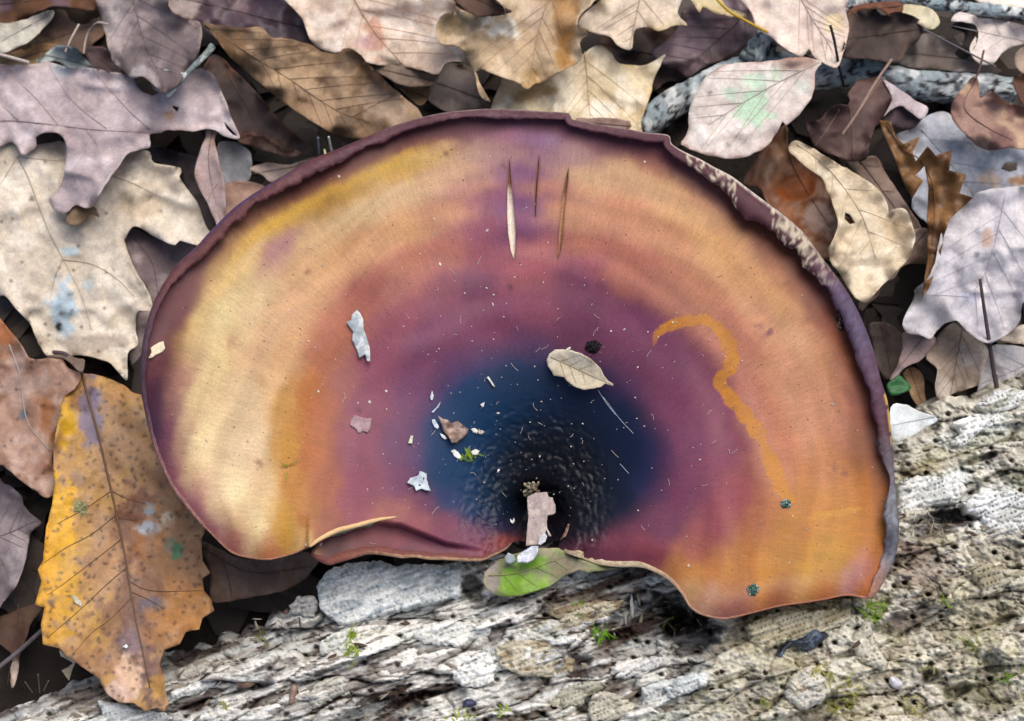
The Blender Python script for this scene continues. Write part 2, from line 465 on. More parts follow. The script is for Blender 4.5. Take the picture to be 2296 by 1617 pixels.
_s = np.concatenate([np.arange(-620, -60, 16.0), np.arange(-60, 2440, 3.6), np.arange(2440, 3100, 16.0)]); _t = np.concatenate([np.arange(-16, 730, 3.1), np.arange(730, 1300, 14.0)])
S, T = np.meshgrid(_s, _t)
ragg = (fbm(_s / 60, _s * 0 + .5, 13, 4) - .5) * 70
T = T + ragg[None, :] * np.exp(-np.maximum(T, 0) / 60)
X, Y = log_xy(S, T)
shape = X.shape
Fl = log_fields(X.ravel(), Y.ravel())
Z = Fl[2].reshape(shape).copy()
edge = np.arange(shape[0])[:, None]
Z -= 0.9 * (1 - sstep(0, 9, edge)) ** 2                  # rounded far shoulder
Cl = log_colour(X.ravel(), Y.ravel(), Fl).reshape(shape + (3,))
Vt = P(X, Y, Z)
# underside of the far flank: runs down to the soil
skirt = []
for k, (dz, push) in enumerate(((.35, -.10), (.7, .15), (1.0, .6))):
    q = Vt[0].copy(); q[:, 2] = q[:, 2] * (1 - dz) - 0.002 * (dz == 1.0); q[:, 1] -= push * CM
    skirt.insert(0, q)
V3 = np.concatenate([np.array(skirt), Vt], 0); C3 = np.concatenate([np.repeat(Cl[:1] * .8, 3, 0), Cl], 0)
ny, nx = V3.shape[:2]
I = np.arange(ny * nx).reshape(ny, nx)
a, b, c, d = I[:-1, :-1].ravel(), I[:-1, 1:].ravel(), I[1:, 1:].ravel(), I[1:, :-1].ravel()
Fq = np.vstack([np.stack([a, d, c], 1), np.stack([a, c, b], 1)])
V3 = V3.reshape(-1, 3); C3 = C3.reshape(-1, 3)
for colm, flip in ((I[:, 0], False), (I[:, -1], True)):          # broken ends of the log
    q = V3[colm].copy(); q[:, 2] = -.002; k0 = len(V3)
    V3 = np.vstack([V3, q]); C3 = np.vstack([C3, C3[colm] * .6])
    r0 = np.arange(len(colm) - 1)
    ff = np.vstack([np.stack([colm[r0], k0 + r0, colm[r0 + 1]], 1), np.stack([k0 + r0, k0 + r0 + 1, colm[r0 + 1]], 1)])
    Fq = np.vstack([Fq, ff[:, ::-1] if flip else ff])
base = P(1300, 1560, 0.0)
LOG = empty('rotten_log', base, 'pale crumbling rotten log that the mushroom grows from', 'log')
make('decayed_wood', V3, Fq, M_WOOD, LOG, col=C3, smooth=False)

# ------------------------------------------------------------------ the mushroom
FK = 0.8619
def RG(ox, oy, k=0.3411):
    return lambda L: [(x * k + ox * FK, y * k + oy * FK) for x, y in L]
R1, R2, R3 = RG(0, 0), RG(880, 0), RG(1764, 0)
R4, R5 = RG(0, 620), RG(1764, 620)
R6, R7, R8 = RG(0, 1236), RG(880, 1236), RG(1764, 1236)
Q1, Q2, Q5 = RG(350, 270, .3039), RG(1100, 270, .3039), RG(800, 1000, .3039)
Q6 = RG(1000, 780, .3039)
Q4 = RG(350, 800, .3039)

CX, CY = 1195.0, 1125.0
# outline of the cap with the width of the rolled margin at each point
OUT = [(314,850,13),(318,780,15),(330,720,16),(348,670,20),(370,630,24),(400,590,26),(440,553,32),(470,520,34),(520,470,32),(560,440,30),(600,415,32),(650,385,33),(700,357,33),
 (760,333,31),(810,312,29),(860,291,27),(900,276,25),(950,262,22),(1000,252,20),(1060,246,20),(1100,244,22),(1160,246,22),(1220,250,22),(1276,254,22),(1283,267,20),(1340,278,22),
 (1400,288,24),(1450,297,24),(1498,303,22),(1506,322,24),(1530,338,28),(1570,357,34),(1600,374,40),(1640,395,46),(1680,425,54),(1720,455,60),(1760,485,60),(1800,520,56),
 (1830,560,50),(1860,600,48),(1890,640,48),(1920,690,48),(1940,735,50),(1960,790,52),(1975,850,50),(1990,900,48),(1998,960,44),(2003,1020,34),(2007,1080,22),(2012,1130,34),
 (2016,1180,40),(2012,1230,40),(2000,1270,38),(1980,1308,34),(1962,1334,22),(1945,1343,9),(1900,1336,6),(1850,1345,6),(1800,1353,6),(1750,1360,6),(1700,1372,6),(1640,1387,7),
 (1610,1388,8),(1570,1378,9),(1545,1360,9),(1530,1335,10),(1500,1303,13),(1460,1280,17),(1430,1272,22),(1390,1272,22),(1340,1266,17),(1290,1248,13),(1262,1238,10),(1252,1224,8),
 (1262,1208,6),(1232,1214,4),(1200,1217,4),(1166,1213,4),(1150,1216,6),(1135,1232,8),(1100,1250,10),(1080,1258,12),(1040,1258,15),(1000,1256,17),(960,1255,17),(930,1250,15),
 (900,1252,20),(870,1247,19),(830,1243,22),(800,1250,20),(760,1262,20),(735,1267,16),(706,1252,10),(698,1238,8),(716,1216,5),(690,1229,6),(660,1242,6),(630,1250,6),(600,1256,7),
 (560,1252,8),(525,1243,9),(500,1225,9),(470,1195,9),(440,1165,9),(400,1115,9),(375,1075,9),(350,1020,10),(335,970,11),(322,910,12)]
CAPB = smooth_line(OUT, 5.0, closed=True)
CW = CAPB[:, 2].copy(); CW = np.where(CW > 14, 14 + (CW - 14) * .68, CW); CB = CAPB[:, :2].copy()
SLIT1 = Q2([(640,415),(655,560),(666,690),(681,820),(691,950),(686,1080),(672,1150),(645,1080),(622,950),(615,800),(621,600),(633,480)])
SLIT3 = Q2([(1077,480),(1082,560),(1060,700),(1046,850),(1032,1000),(1022,1090),(992,1138),(996,950),(1008,800),(1028,650),(1054,540)])
SLIT2 = Q2([(857,385),(858,470),(846,600),(838,720),(832,830),(826,832),(828,700),(836,560),(848,450)])
def _thin(p, k):
    p = np.array(p); ax = np.polyfit(p[:, 1], p[:, 0], 1); m_ = np.polyval(ax, p[:, 1]); p[:, 0] = m_ + (p[:, 0] - m_) * k
    return [tuple(q) for q in p]
SLIT1, SLIT3 = _thin(SLIT1, .8), _thin(SLIT3, .62)
TEAR = [(728,1203),(760,1189),(800,1178),(838,1168),(852,1168),(832,1181),(790,1190),(755,1203)]

def capz(x, y, db=None):
    x = np.asarray(x, float); y = np.asarray(y, float)
    d = np.hypot(x - CX, (y - CY) * 1.02); th = np.arctan2(x - CX, CY - y)
    z = 3.15 + 2.05 * (1 - np.exp(-(d / 360.0) ** 1.35))
    z = z + 0.22 * np.sin(2.3 * th + 1.0) * sstep(250, 700, d) + (fbm(x / 260, y / 260, 7, 2) - .5) * 0.35
    z = z + 0.30 * sstep(1250, 1380, y) * sstep(1400, 1500, x) - 0.25 * sstep(1120, 1260, y) * (x < CX) * sstep(350, 700, d)
    # lower flap under the tear at the left of the stem
    ty = np.interp(x, [690, 740, 800, 850, 900, 1000, 1150], [1228, 1197, 1180, 1168, 1175, 1215, 1240])
    z = z - 0.42 * sstep(-2, 12, y - ty) * sstep(1130, 900, x) * (x > 690)
    # concentric wrinkles by the stem
    rx, ry = x - 1200, y - 1150
    dd = np.hypot(rx * 1.3, ry * 0.9); aa = np.arctan2(rx, -ry)
    rid = np.abs(fbm(dd / 10.0 + (fbm(x / 26, y / 26, 3, 3) - .5) * 5, aa * 7.0, 19, 3) - .5) * 2
    z = z + (0.5 - rid) * 0.14 * sstep(270, 120, dd) * sstep(20, 60, dd)
    z = z - 0.55 * sstep(95, 30, np.hypot(x - 1205, (y - 1175) * .75))
    # faint rings and radial waves in the skin
    z = z + 0.012 * np.sin(d / 17.0 + 4 * fbm(x / 120, y / 120, 8, 2)) * sstep(300, 500, d)
    if db is not None:
        low = sstep(1180, 1260, y) * (x > 1300) + (x < 690) * sstep(700, 1000, y)
        z = z - 0.30 * np.clip(low, 0, 1) * (1 - np.clip(db / 75.0, 0, 1)) ** 2
        up = 1 - np.clip(low, 0, 1)
        z = z + 0.16 * up * (1 - np.clip(db / 55.0, 0, 1)) ** 2 * sstep(1250, 1150, y)
    return z

def capz1(x, y):
    x = np.atleast_1d(np.asarray(x, float)); y = np.atleast_1d(np.asarray(y, float))
    return capz(x, y, bdist(x, y, CB))

CS = """1190 1050 12 18 28;1190 1130 15 15 20;1280 1130 14 18 30;1120 1100 16 28 46;1190 980 14 26 46;1100 960 24 56 94;1040 1020 28 66 110;1010 1060 34 66 108;1000 960 40 66 114;1050 890 34 66 108
1150 850 28 52 86;1250 880 25 45 78;1350 930 25 40 72;1400 1020 25 35 66;1400 1120 20 28 52;1330 1180 20 25 40;1450 1080 42 45 88;1470 1020 46 45 88;1060 1130 44 60 102;1000 1120 60 65 112;1120 1180 56 48 80
1080 800 75 70 118;1180 770 75 65 108;1000 840 70 70 124;1300 770 88 60 94;1390 850 70 50 92;930 900 100 75 128;900 1000 95 75 128;900 1080 112 75 122;950 800 116 75 118;1000 740 122 75 112;1100 720 128 75 112
1200 700 152 90 112;1320 680 105 65 98;1420 730 112 65 104;1480 820 102 60 98;1530 900 112 65 104;1550 1000 108 65 108;1540 1100 118 70 108;1480 1170 92 60 92;1600 1000 142 80 108;1580 900 132 75 104
1300 640 115 70 98;1060 640 118 70 104;1180 620 172 105 112;850 800 150 85 108;830 900 145 85 110;800 1000 150 88 110;810 1090 150 85 108;900 700 155 90 106;1000 660 140 85 104;800 1140 152 85 98;950 1140 102 65 98
1000 1170 140 70 98;880 650 176 105 96;740 760 192 117 95;760 850 167 100 92;850 640 166 95 86;740 800 178 105 75;720 900 192 110 62;700 1000 192 115 62;720 1080 187 110 66;690 880 187 112 52
650 900 204 148 72;640 1000 204 148 68;660 1100 196 132 62;690 1150 187 120 62;640 1180 206 154 64;430 900 247 218 156;480 800 242 212 152;500 700 242 217 157;450 1000 247 222 167;520 1100 247 224 172
580 1190 247 222 167;560 900 234 202 157;560 1000 232 202 162;600 1100 227 192 142;560 700 237 202 152;500 620 242 207 142;600 750 222 177 132;650 700 222 172 127;640 800 218 167 117;600 850 227 182 132
560 580 237 202 152;632 545 176 132 142;700 520 227 187 137;800 470 230 192 142;700 600 222 172 122;800 560 217 162 117;900 520 217 162 112;900 430 227 187 142;1000 380 224 177 137;1000 480 207 147 112
1000 570 187 117 102;900 600 197 127 102;1080 420 197 142 122;1080 340 207 162 142;1100 520 152 90 112;1110 440 142 90 122;1160 450 112 75 128;1170 400 118 80 128;1110 580 155 90 107;1160 520 120 75 117
1200 320 162 120 152;1215 313 120 105 156;1150 300 165 115 142;1130 340 190 140 142;1210 420 190 130 112;1200 560 185 110 107;1280 330 197 152 142;1320 400 220 172 127;1280 480 202 142 107;1300 560 190 120 97
1302 592 146 83 110;1400 380 224 177 132;1400 480 207 142 107;1500 430 222 172 122;1500 540 207 142 102;1450 600 192 117 97;1400 620 187 117 97;1550 480 227 172 117;1600 560 224 167 107;1650 620 217 157 107
1560 660 197 132 102;1500 640 192 127 102;1700 700 214 152 112;1750 680 217 162 107;1800 760 217 162 122;1650 740 202 132 107;1750 850 214 152 117;1700 900 202 132 107;1800 950 212 147 112;1850 900 207 142 107
1750 1000 207 137 107;1850 1050 207 137 87;1925 1000 140 78 40;1955 1100 184 105 28;1900 1100 202 132 72;1850 1150 207 137 67;1950 1180 192 118 40;1800 1200 197 127 67;1900 1230 197 132 36;1850 1260 204 148 46
1750 1250 197 132 62;1700 1180 187 117 82;1640 1120 167 95 97;1600 1180 157 85 87;1660 1260 192 122 66;1560 1240 172 95 77;1450 1240 147 75 77;1650 1310 197 132 87;1800 1310 204 148 102;1900 1290 187 132 132
1930 1270 165 120 132;1600 1330 197 147 122;1650 1360 160 100 87;1750 1350 172 104 70;1850 1330 184 108 70;1940 1320 188 108 50;1370 1225 120 65 72;1300 1215 60 30 45;1530 1270 204 138 70;1550 1310 218 168 122
1580 1370 204 152 122;1620 1385 168 108 95;1500 350 112 54 62;1600 430 146 80 74;1680 490 146 82 60;1780 600 150 85 60;1850 700 142 78 60;1900 780 148 82 50;1930 900 136 72 60;1450 330 112 60 74;1380 310 108 60 74
1300 300 122 74 96;1250 285 104 56 80;1100 285 100 60 80;1000 300 96 50 64;900 320 100 50 58;800 370 104 50 52;700 420 108 54 46;620 460 124 60 42;560 500 146 76 48;700 455 217 172 72;620 490 227 182 78;800 400 217 167 82
900 365 222 177 92;960 345 227 187 120;540 545 227 182 108;490 600 227 182 108;460 580 116 56 54;430 640 110 62 70;400 720 106 62 76;360 720 96 52 66;360 800 102 56 70;400 830 152 92 92;350 880 72 48 76;345 960 66 48 88
380 960 127 80 108;360 1040 115 75 98;390 1100 152 95 112;430 1150 162 105 122;470 1200 167 105 117;530 1230 150 83 85;600 1245 187 110 70;390 900 202 152 122;405 760 207 157 78;430 1060 237 202 152;740 1180 182 105 77
680 1210 227 182 122;850 1155 202 127 97;900 1150 197 127 97;940 1170 182 105 92;850 1200 130 65 60;750 1215 86 48 60;900 1200 150 80 77;960 1210 120 60 72;850 1225 92 42 50;1050 1210 115 65 98;1100 1230 152 80 77
1130 1220 190 90 48;1000 1235 98 48 65;1080 1190 100 60 92;920 1240 78 38 50;740 430 108 54 46;660 440 112 56 44;760 428 216 172 74;860 382 220 174 88;660 472 222 176 72;580 515 226 180 84;1330 305 112 62 78;1560 395 124 66 66
1640 455 140 76 66;1730 545 152 86 58;1820 650 146 80 58;1880 745 150 82 54;1915 840 150 84 56;1940 960 138 74 48;1480 372 176 116 92;1570 450 214 156 112;1640 530 214 154 102;1750 660 212 150 102;1840 790 208 144 102;1890 950 196 128 98
1780 1230 200 136 54;1820 1240 202 142 48;1880 1250 202 144 42;1930 1210 196 124 38;1720 1270 200 138 56;1690 1240 192 124 62;1600 1270 190 118 60;1900 1160 202 132 52;1940 1140 192 116 36;1810 1275 206 152 58;1560 1280 206 142 70;1640 1285 200 136 64;410 680 112 62 66;395 880 180 122 112;440 720 238 206 140;420 800 240 208 140;410 960 220 178 138;480 1140 236 202 156;540 1200 238 204 150;520 600 238 204 140"""
_cs = np.array([[float(v) for v in q.split()] for ln in CS.split('\n') for q in ln.split(';')])
_pl = (_cs[:, 4] > _cs[:, 3]) & (_cs[:, 2] > 60) & (_cs[:, 2] < 180)      # plum tones
_cs[_pl, 2:] *= np.array([1.02, .92, .92])
_csl = lin(_cs[:, 2:])
TRAIL = smooth_line([(1466,775,5),(1476,745,10),(1520,725,13),(1580,718,15),(1618,745,18),(1640,790,19),(1635,830,17),(1612,850,15),(1636,890,17),(1690,955,17),(1722,1020,18),(1752,1090,19),(1772,1120,15)], 10)
TRAIL2 = smooth_line([(1800,1165,7),(1830,1158,9),(1880,1150,8),(1930,1140,5)], 10)

def cap_colour(x, y):
    wx = x + (fbm(x / 40, y / 40, 101, 4) - .5) * 27; wy = y + (fbm(x / 40, y / 40, 107, 4) - .5) * 27
    out = np.zeros((len(x), 3))
    wd = np.hypot(wx - CX, wy - CY); wth = np.arctan2(wx - CX, CY - wy)
    cd = np.hypot(_cs[:, 0] - CX, _cs[:, 1] - CY); cth = np.arctan2(_cs[:, 0] - CX, CY - _cs[:, 1])
    for i in range(0, len(x), 20000):
        j = slice(i, i + 20000)
        dth = np.abs(wth[j, None] - cth[None, :])
        d2 = (wd[j, None] - cd[None, :]) ** 2 + (dth * np.minimum(330.0, np.minimum(wd[j, None], cd[None, :]))) ** 2
        w = 1.0 / (d2 + 24.0 ** 2) ** 2.4
        out[j] = (w @ np.sqrt(_csl)) / w.sum(1)[:, None]
    out = out ** 2
    d = np.hypot(x - CX, y - CY); th = np.arctan2(x - CX, CY - y)
    ring = fbm(d / 26.0 + 2.5 * fbm(x / 150, y / 150, 5, 2), th * 1.6, 111, 4)
    rad = fbm(d / 170.0, th * 26, 113, 3)
    mot = fbm(x / 38, y / 38, 117, 4)
    k = sstep(180, 420, d)
    v = 1 + k * ((ring - .5) * .42 + (rad - .5) * .20) + (mot - .5) * .22
    out = out * v[:, None]
    # black skin around the stem, with bluish sky sheen painted in as navy
    bx_, by_ = wx * .4 + x * .6, wy * .4 + y * .6
    e1 = np.hypot((bx_ - 1205) / 318.0, (by_ - 1030) / np.where(by_ < 1030, 285.0, 215.0))
    kp = (sstep(.75, 1.0, e1) * (1 - sstep(1.15, 1.75, e1)) * .55)[:, None]
    out = out * (1 - kp) + lin((136, 72, 94)) * (.85 + .3 * mot)[:, None] * kp
    side = sstep(980, 1330, bx_)[:, None]
    nav = lin((16, 60, 98)) * (1 - side) + lin((14, 30, 58)) * side
    kn = ((1 - sstep(.42, 1.06, e1)) * .94)[:, None]
    out = out * (1 - kn) + nav * kn
    e2 = np.hypot((bx_ - 1235) / 205.0, (by_ - 1085) / 215.0)
    kn = ((1 - sstep(.35, 1.0, e2)) * .95)[:, None]
    out = out * (1 - kn) + lin((9, 12, 20)) * kn
    # ochre flush in some rings
    och = (sstep(.56, .74, fbm(d / 44.0, th * 2.4, 119, 3)) * sstep(330, 520, d) * .22)[:, None]
    out = out * (1 - och) + out * np.array([1.05, .88, .55]) * och
    # maroon skin band inside the rim, darkened with painted rim shadow, and the yellow line that borders it on one side
    dbn = bdist(x, y, CB); ux = x / 1.0
    bw = np.where(x < 520, 78, np.where(x < 900, 62, np.where(x < 1500, 48, 66))) + (fbm(x / 60, y / 60, 127, 3) - .5) * 36
    bw = np.where((x > 1880) & (y > 800), 54, bw)
    on = sstep(1200, 1050, y) * (1 - .55 * sstep(950, 700, x) * sstep(760, 1000, y))
    kb = (np.clip(1 - sstep(-16, 16, dbn - bw), 0, 1) * on * .45)[:, None]
    bc = lin((94, 46, 52)) * (.8 + .5 * mot)[:, None]
    out = out * (1 - kb) + bc * kb
    ky = (np.exp(-((dbn - bw - 20) / 10.0) ** 2) * sstep(470, 600, x) * sstep(1010, 880, x) * (y < 640) * .6)[:, None]
    out = out * (1 - ky) + lin((222, 172, 64)) * ky
    for TR, c in ((TRAIL, (214, 142, 50)), (TRAIL2, (214, 150, 60))):
        td, _, ta = seg_dist(x, y, TR[:, :2].tolist())
        arc = np.concatenate([[0], np.cumsum(np.hypot(*np.diff(TR[:, :2], axis=0).T))])
        w = np.interp(ta, arc, TR[:, 2]) * (1 + (vn(ta / 16, ta * 0, 3) - .5) * .7 + (fbm(x / 7, y / 7, 139, 2) - .5) * .5)
        kk = ((1 - sstep(.68, .92, td / w)) * sstep(0, 60, ta + 20) * (.55 + .5 * fbm(x / 12, y / 12, 133, 3)))[:, None]
        out = out * (1 - kk) + lin(c) * (0.9 + .25 * mot[:, None]) * kk
    # bruises
    for bx, by, r, c in ((1725, 745, 16, (120, 58, 84)), (1700, 735, 10, (150, 90, 88)), (580, 1040, 13, (150, 92, 68)), (1000, 345, 7, (110, 70, 70)), (1130, 372, 9, (110, 66, 66)), (1145, 645, 7, (60, 40, 60)),
                         (805, 922, 7, (90, 52, 74)), (1860, 1052, 14, (140, 86, 70)), (1895, 1062, 10, (150, 92, 72)), (520, 770, 22, (206, 158, 118)), (660, 640, 12, (180, 120, 84)), (690, 610, 9, (150, 100, 70)), (690, 560, 8, (196, 140, 92))):
        kk = (np.exp(-(np.hypot(x - bx, y - by) / r) ** 2) * sstep(.25, .6, fbm(x / 9, y / 9, 3, 3)) * .8)[:, None]
        out = out * (1 - kk) + lin(c) * kk
    # browned borders of the splits
    for sl in (SLIT1, SLIT2, SLIT3):
        q = bdist(x, y, densify(sl, 4)); kk = (np.exp(-(q / 3.2) ** 2) * .6)[:, None]
        out = out * (1 - kk) + lin((104, 58, 44)) * kk
    lum = out.mean(1)[:, None]
    return np.clip(out * 1.02 - lum * .02, .002, 1) * np.array([.77, .78, .79])

MUSH = empty('mushroom', P(1195, 1150, 2.6), 'large glossy kidney shaped mushroom cap with navy centre and tan edge', 'mushroom')

# skin shader: fine dark radial ticks and pale dust on top of the skin's own colour
def skin_extra(nt, col):
    N = nt.nodes.new; L = nt.links.new
    at = N('ShaderNodeAttribute'); at.attribute_name = 'polar'
    mp = N('ShaderNodeMapping'); mp.inputs['Scale'].default_value = (1.0, 0.36, 1.0)
    L(at.outputs['Vector'], mp.inputs['Vector'])
    def specks(scale, lo, hi, rnd):
        vo = N('ShaderNodeTexVoronoi'); vo.inputs['Scale'].default_value = scale
        L(mp.outputs['Vector'], vo.inputs['Vector'])
        lt = N('ShaderNodeMapRange'); lt.inputs['From Min'].default_value = lo; lt.inputs['From Max'].default_value = hi
        lt.inputs['To Min'].default_value = 1; lt.inputs['To Max'].default_value = 0
        L(vo.outputs['Distance'], lt.inputs['Value'])
        sp = N('ShaderNodeSeparateColor'); L(vo.outputs['Color'], sp.inputs['Color'])
        gt = N('ShaderNodeMath'); gt.operation = 'GREATER_THAN'; gt.inputs[1].default_value = rnd
        L(sp.outputs[0], gt.inputs[0])
        mu = N('ShaderNodeMath'); mu.operation = 'MULTIPLY'
        L(lt.outputs['Result'], mu.inputs[0]); L(gt.outputs[0], mu.inputs[1])
        return mu.outputs[0]
    s1 = specks(1.7, 0.045, 0.08, 0.25)
    s2 = specks(3.4, 0.06, 0.11, 0.50)
    mx = N('ShaderNodeMath'); mx.operation = 'MAXIMUM'; L(s1, mx.inputs[0]); L(s2, mx.inputs[1])
    sc = N('ShaderNodeMath'); sc.operation = 'MULTIPLY'; sc.inputs[1].default_value = 0.75; L(mx.outputs[0], sc.inputs[0])
    m1 = N('ShaderNodeMix'); m1.data_type = 'RGBA'
    L(sc.outputs[0], m1.inputs['Factor']); L(col, m1.inputs[6]); m1.inputs[7].default_value = (0.035, 0.018, 0.014, 1)
    # fine radial fibres in the skin
    mp2 = N('ShaderNodeMapping'); mp2.inputs['Scale'].default_value = (9.0, 0.55, 1.0); L(at.outputs['Vector'], mp2.inputs['Vector'])
    rn = N('ShaderNodeTexNoise'); rn.inputs['Scale'].default_value = 1.0; rn.inputs['Detail'].default_value = 5; rn.inputs['Roughness'].default_value = .7; L(mp2.outputs['Vector'], rn.inputs['Vector'])
    rm = N('ShaderNodeMapRange'); rm.inputs['From Min'].default_value = .3; rm.inputs['From Max'].default_value = .7; rm.inputs['To Min'].default_value = .86; rm.inputs['To Max'].default_value = 1.12
    L(rn.outputs['Fac'], rm.inputs['Value'])
    vs = N('ShaderNodeVectorMath'); vs.operation = 'SCALE'; L(m1.outputs[2], vs.inputs[0]); L(rm.outputs['Result'], vs.inputs['Scale'])
    return vs.outputs[0]
M_SKIN = attr_mat('mushroom_skin', rough=0.42, spec=0.26, grain=2200, gamt=0.16, bump=0.25, bscale=2600, bdist_=0.00012, extra=skin_extra)

v2, f2 = sheet2d(CB, 4.6, [SLIT1, SLIT3, SLIT2, TEAR])
x, y = v2[:, 0], v2[:, 1]
db = bdist(x, y, CB)
zt = capz(x, y, db)
top = P(x, y, zt)
pol = np.stack([np.arctan2(x - CX, CY - y) * 14, np.hypot(x - CX, y - CY) / 22.0, 0 * x], 1)
cap = make('cap', top, f2, M_SKIN, MUSH, col=cap_colour(x, y), attrs={'polar': pol})
# pale underside, thickening towards the middle, closed against the skin at the margin
zb = zt - (0.10 + 0.55 * np.clip(db / 260.0, 0, 1))
for sl in (SLIT1, SLIT2, SLIT3): pass
v2b, f2b = sheet2d(densify(CB, 16), 16)
dbb = bdist(v2b[:, 0], v2b[:, 1], CB)
zb = capz(v2b[:, 0], v2b[:, 1], dbb)
low = P(v2b[:, 0], v2b[:, 1], zb - (0.09 + 0.6 * np.clip(dbb / 260, 0, 1)))
flesh = P(v2b[:, 0], v2b[:, 1], zb - (0.03 + 0.16 * np.clip(dbb / 30, 0, 1)))
nb = len(v2b); be = boundary_edges(f2b)
side = np.vstack([np.stack([be[:, 0], be[:, 0] + nb, be[:, 1] + nb], 1), np.stack([be[:, 0], be[:, 1] + nb, be[:, 1]], 1)])
make('pore_surface', np.vstack([flesh, low]), np.vstack([f2b, f2b[:, ::-1] + nb, side]), M_FLESH, MUSH,
     col=lin((222, 208, 182)))

# rolled margin
nB = len(CB)
tan_ = np.roll(CB, -2, 0) - np.roll(CB, 2, 0); tan_ /= np.linalg.norm(tan_, axis=1)[:, None] + 1e-9
nor = np.stack([tan_[:, 1], -tan_[:, 0]], 1)
cc = CB.mean(0)
nor[np.einsum('ij,ij->i', nor, CB - cc) < 0] *= 1
# orientation: outline runs clockwise on the page, so the outward side is fixed
area = np.sum(CB[:, 0] * np.roll(CB[:, 1], -1) - np.roll(CB[:, 0], -1) * CB[:, 1])
if area < 0: nor = -nor
arcl = np.concatenate([[0], np.cumsum(np.hypot(*np.diff(CB, axis=0).T))])
ang = np.radians(np.array([-70, -35, 0, 25, 50, 72, 92, 112, 132, 152, 170]))
ez = capz(CB[:, 0], CB[:, 1], np.zeros(nB))
rag = (fbm(arcl / 38, arcl * 0, 121, 4) - .5) * 1.1 + (fbm(arcl / 7, arcl * 0, 123, 2) - .5) * .35
# the torn flap and the places where the roll has broken away
flap = np.exp(-((CB[:, 0] - 1700) / 26) ** 2) * (CB[:, 1] < 520) * .5 + np.exp(-((CB[:, 0] - 1765) / 40) ** 2) * (CB[:, 1] < 560) * .25
rag = np.where((CB[:, 0] < 900) & (CB[:, 1] < 740), rag * 1.5 + .1, rag)
rag = rag + flap - .9 * np.exp(-((CB[:, 1] - 1075) / 26) ** 2) * (CB[:, 0] > 1900)
RV = []; RC = []
below = (CB[:, 1] > 1180) & (CB[:, 0] < 1945)
for k, a_ in enumerate(ang):
    t_ = max(0.0, math.degrees(a_) - 60) / 110.0
    w = CW * (1 + rag * t_)
    off = -0.5 * CW + 0.5 * np.where(math.cos(a_) < 0, w * 1.0, CW) * math.cos(a_)
    zz = ez + (0.5 * CW * math.sin(a_) + 0.28 * CW) * 0.0095 * np.where(below, .55, 1.0)
    zz = np.where((a_ > 2.2) & ~below, zz + 0.02, zz)
    q = CB + nor * off[:, None]
    RV.append(P(q[:, 0], q[:, 1], zz))
    # colour round the outline
    rx, ry = q[:, 0], q[:, 1]
    nz = fbm(arcl / 26, np.full(nB, k * .35), 131, 4); n2_ = fbm(arcl / 7, np.full(nB, k * .9), 137, 3)
    c = np.tile(lin((96, 58, 68)), (nB, 1))
    def put(mask, colr):
        global c
        mk = np.asarray(mask, float); ks = np.ones(31) / 31
        mk = np.convolve(np.concatenate([mk[-15:], mk, mk[:15]]), ks, 'valid') if mk.max() > 0 and colr not in ((212, 196, 172), (228, 186, 92)) else mk
        mk = np.where((mk > 0) & (mk < 1), mk * (.4 + 1.2 * n2_), mk)
        kk = np.clip(mk, 0, 1)[:, None]
        c = c * (1 - kk) + lin(colr) * kk
    put((rx < 700) & (ry < 760), (112, 68, 70)); put(((rx < 640) & (rx > 430) & (ry < 620)) * .7 * (k < 5), (82, 72, 112))
    put((nz - .45) * 3 * ((rx > 600) & (rx < 1500)), (140, 104, 112))
    put(((rx > 900) & (rx < 1520) & (ry < 340) & (k < 4)) * .75, (150, 134, 130))
    pale = sstep(.44, .60, n2_ * .55 + nz * .45) * ((rx > 1540) & (rx < 1880) & (ry < 640)) * sstep(0, 2, k) * (1 - ((abs(rx - 1690) < 40) & (k > 2)))
    put(pale, (212, 196, 172))
    put(((rx > 1500) & (rx < 1800) & (ry < 520) & (k < 4)) * .9, (226, 214, 204))
    put((rx > 1850) & (ry > 600) & (ry < 900) & (k > 1), (108, 82, 104))
    put(((rx > 1880) & (ry > 690) & (ry < 740)) * .8, (84, 96, 132))
    put((rx > 1960) & (ry > 880) & (ry < 1000) & (k < 4) & (n2_ > .42), (228, 186, 92))
    put((rx > 1950) & (ry > 1030) & (k > 2) & (n2_ > .44), (132, 140, 150))
    put((rx < 345) * 1.0, (92, 70, 84)); put(((ry > 1000) & (rx < 520)) * .8, (168, 122, 118))
    put(((ry > 1180) & (rx < 690)) * .9, (190, 134, 104))
    put(((ry > 1225) & (rx > 690) & (rx < 1180)) * 1.0, (132, 76, 66)); put(((ry > 1225) & (rx > 850) & (rx < 1180) & (k < 6)) * .7, (216, 176, 140))
    put(((ry > 1225) & (rx > 1250) & (rx < 1520)) * 1.0, (224, 204, 168)); put(((ry > 1270) & (rx >= 1490) & (rx < 1960)) * 1.0, (206, 160, 132))
    put(((ry > 1320) & (rx > 1620) & (rx < 1960)) * .8, (184, 110, 80))
    c = c * (0.5 + .6 * n2_)[:, None]
    RC.append(c)
RV = np.array(RV); RC = np.array(RC); nk = len(ang)
I = np.arange(nk * nB).reshape(nk, nB); J = np.roll(I, -1, 1)
Fr = np.vstack([np.stack([I[:-1].ravel(), J[:-1].ravel(), J[1:].ravel()], 1), np.stack([I[:-1].ravel(), J[1:].ravel(), I[1:].ravel()], 1)])
if area < 0: Fr = Fr[:, ::-1]
gap = (np.hypot(CB[:, 0] - 1206, CB[:, 1] - 1214) < 58)        # no margin where the cap runs into the stem
Fr = Fr[~gap[Fr % nB].any(1)]
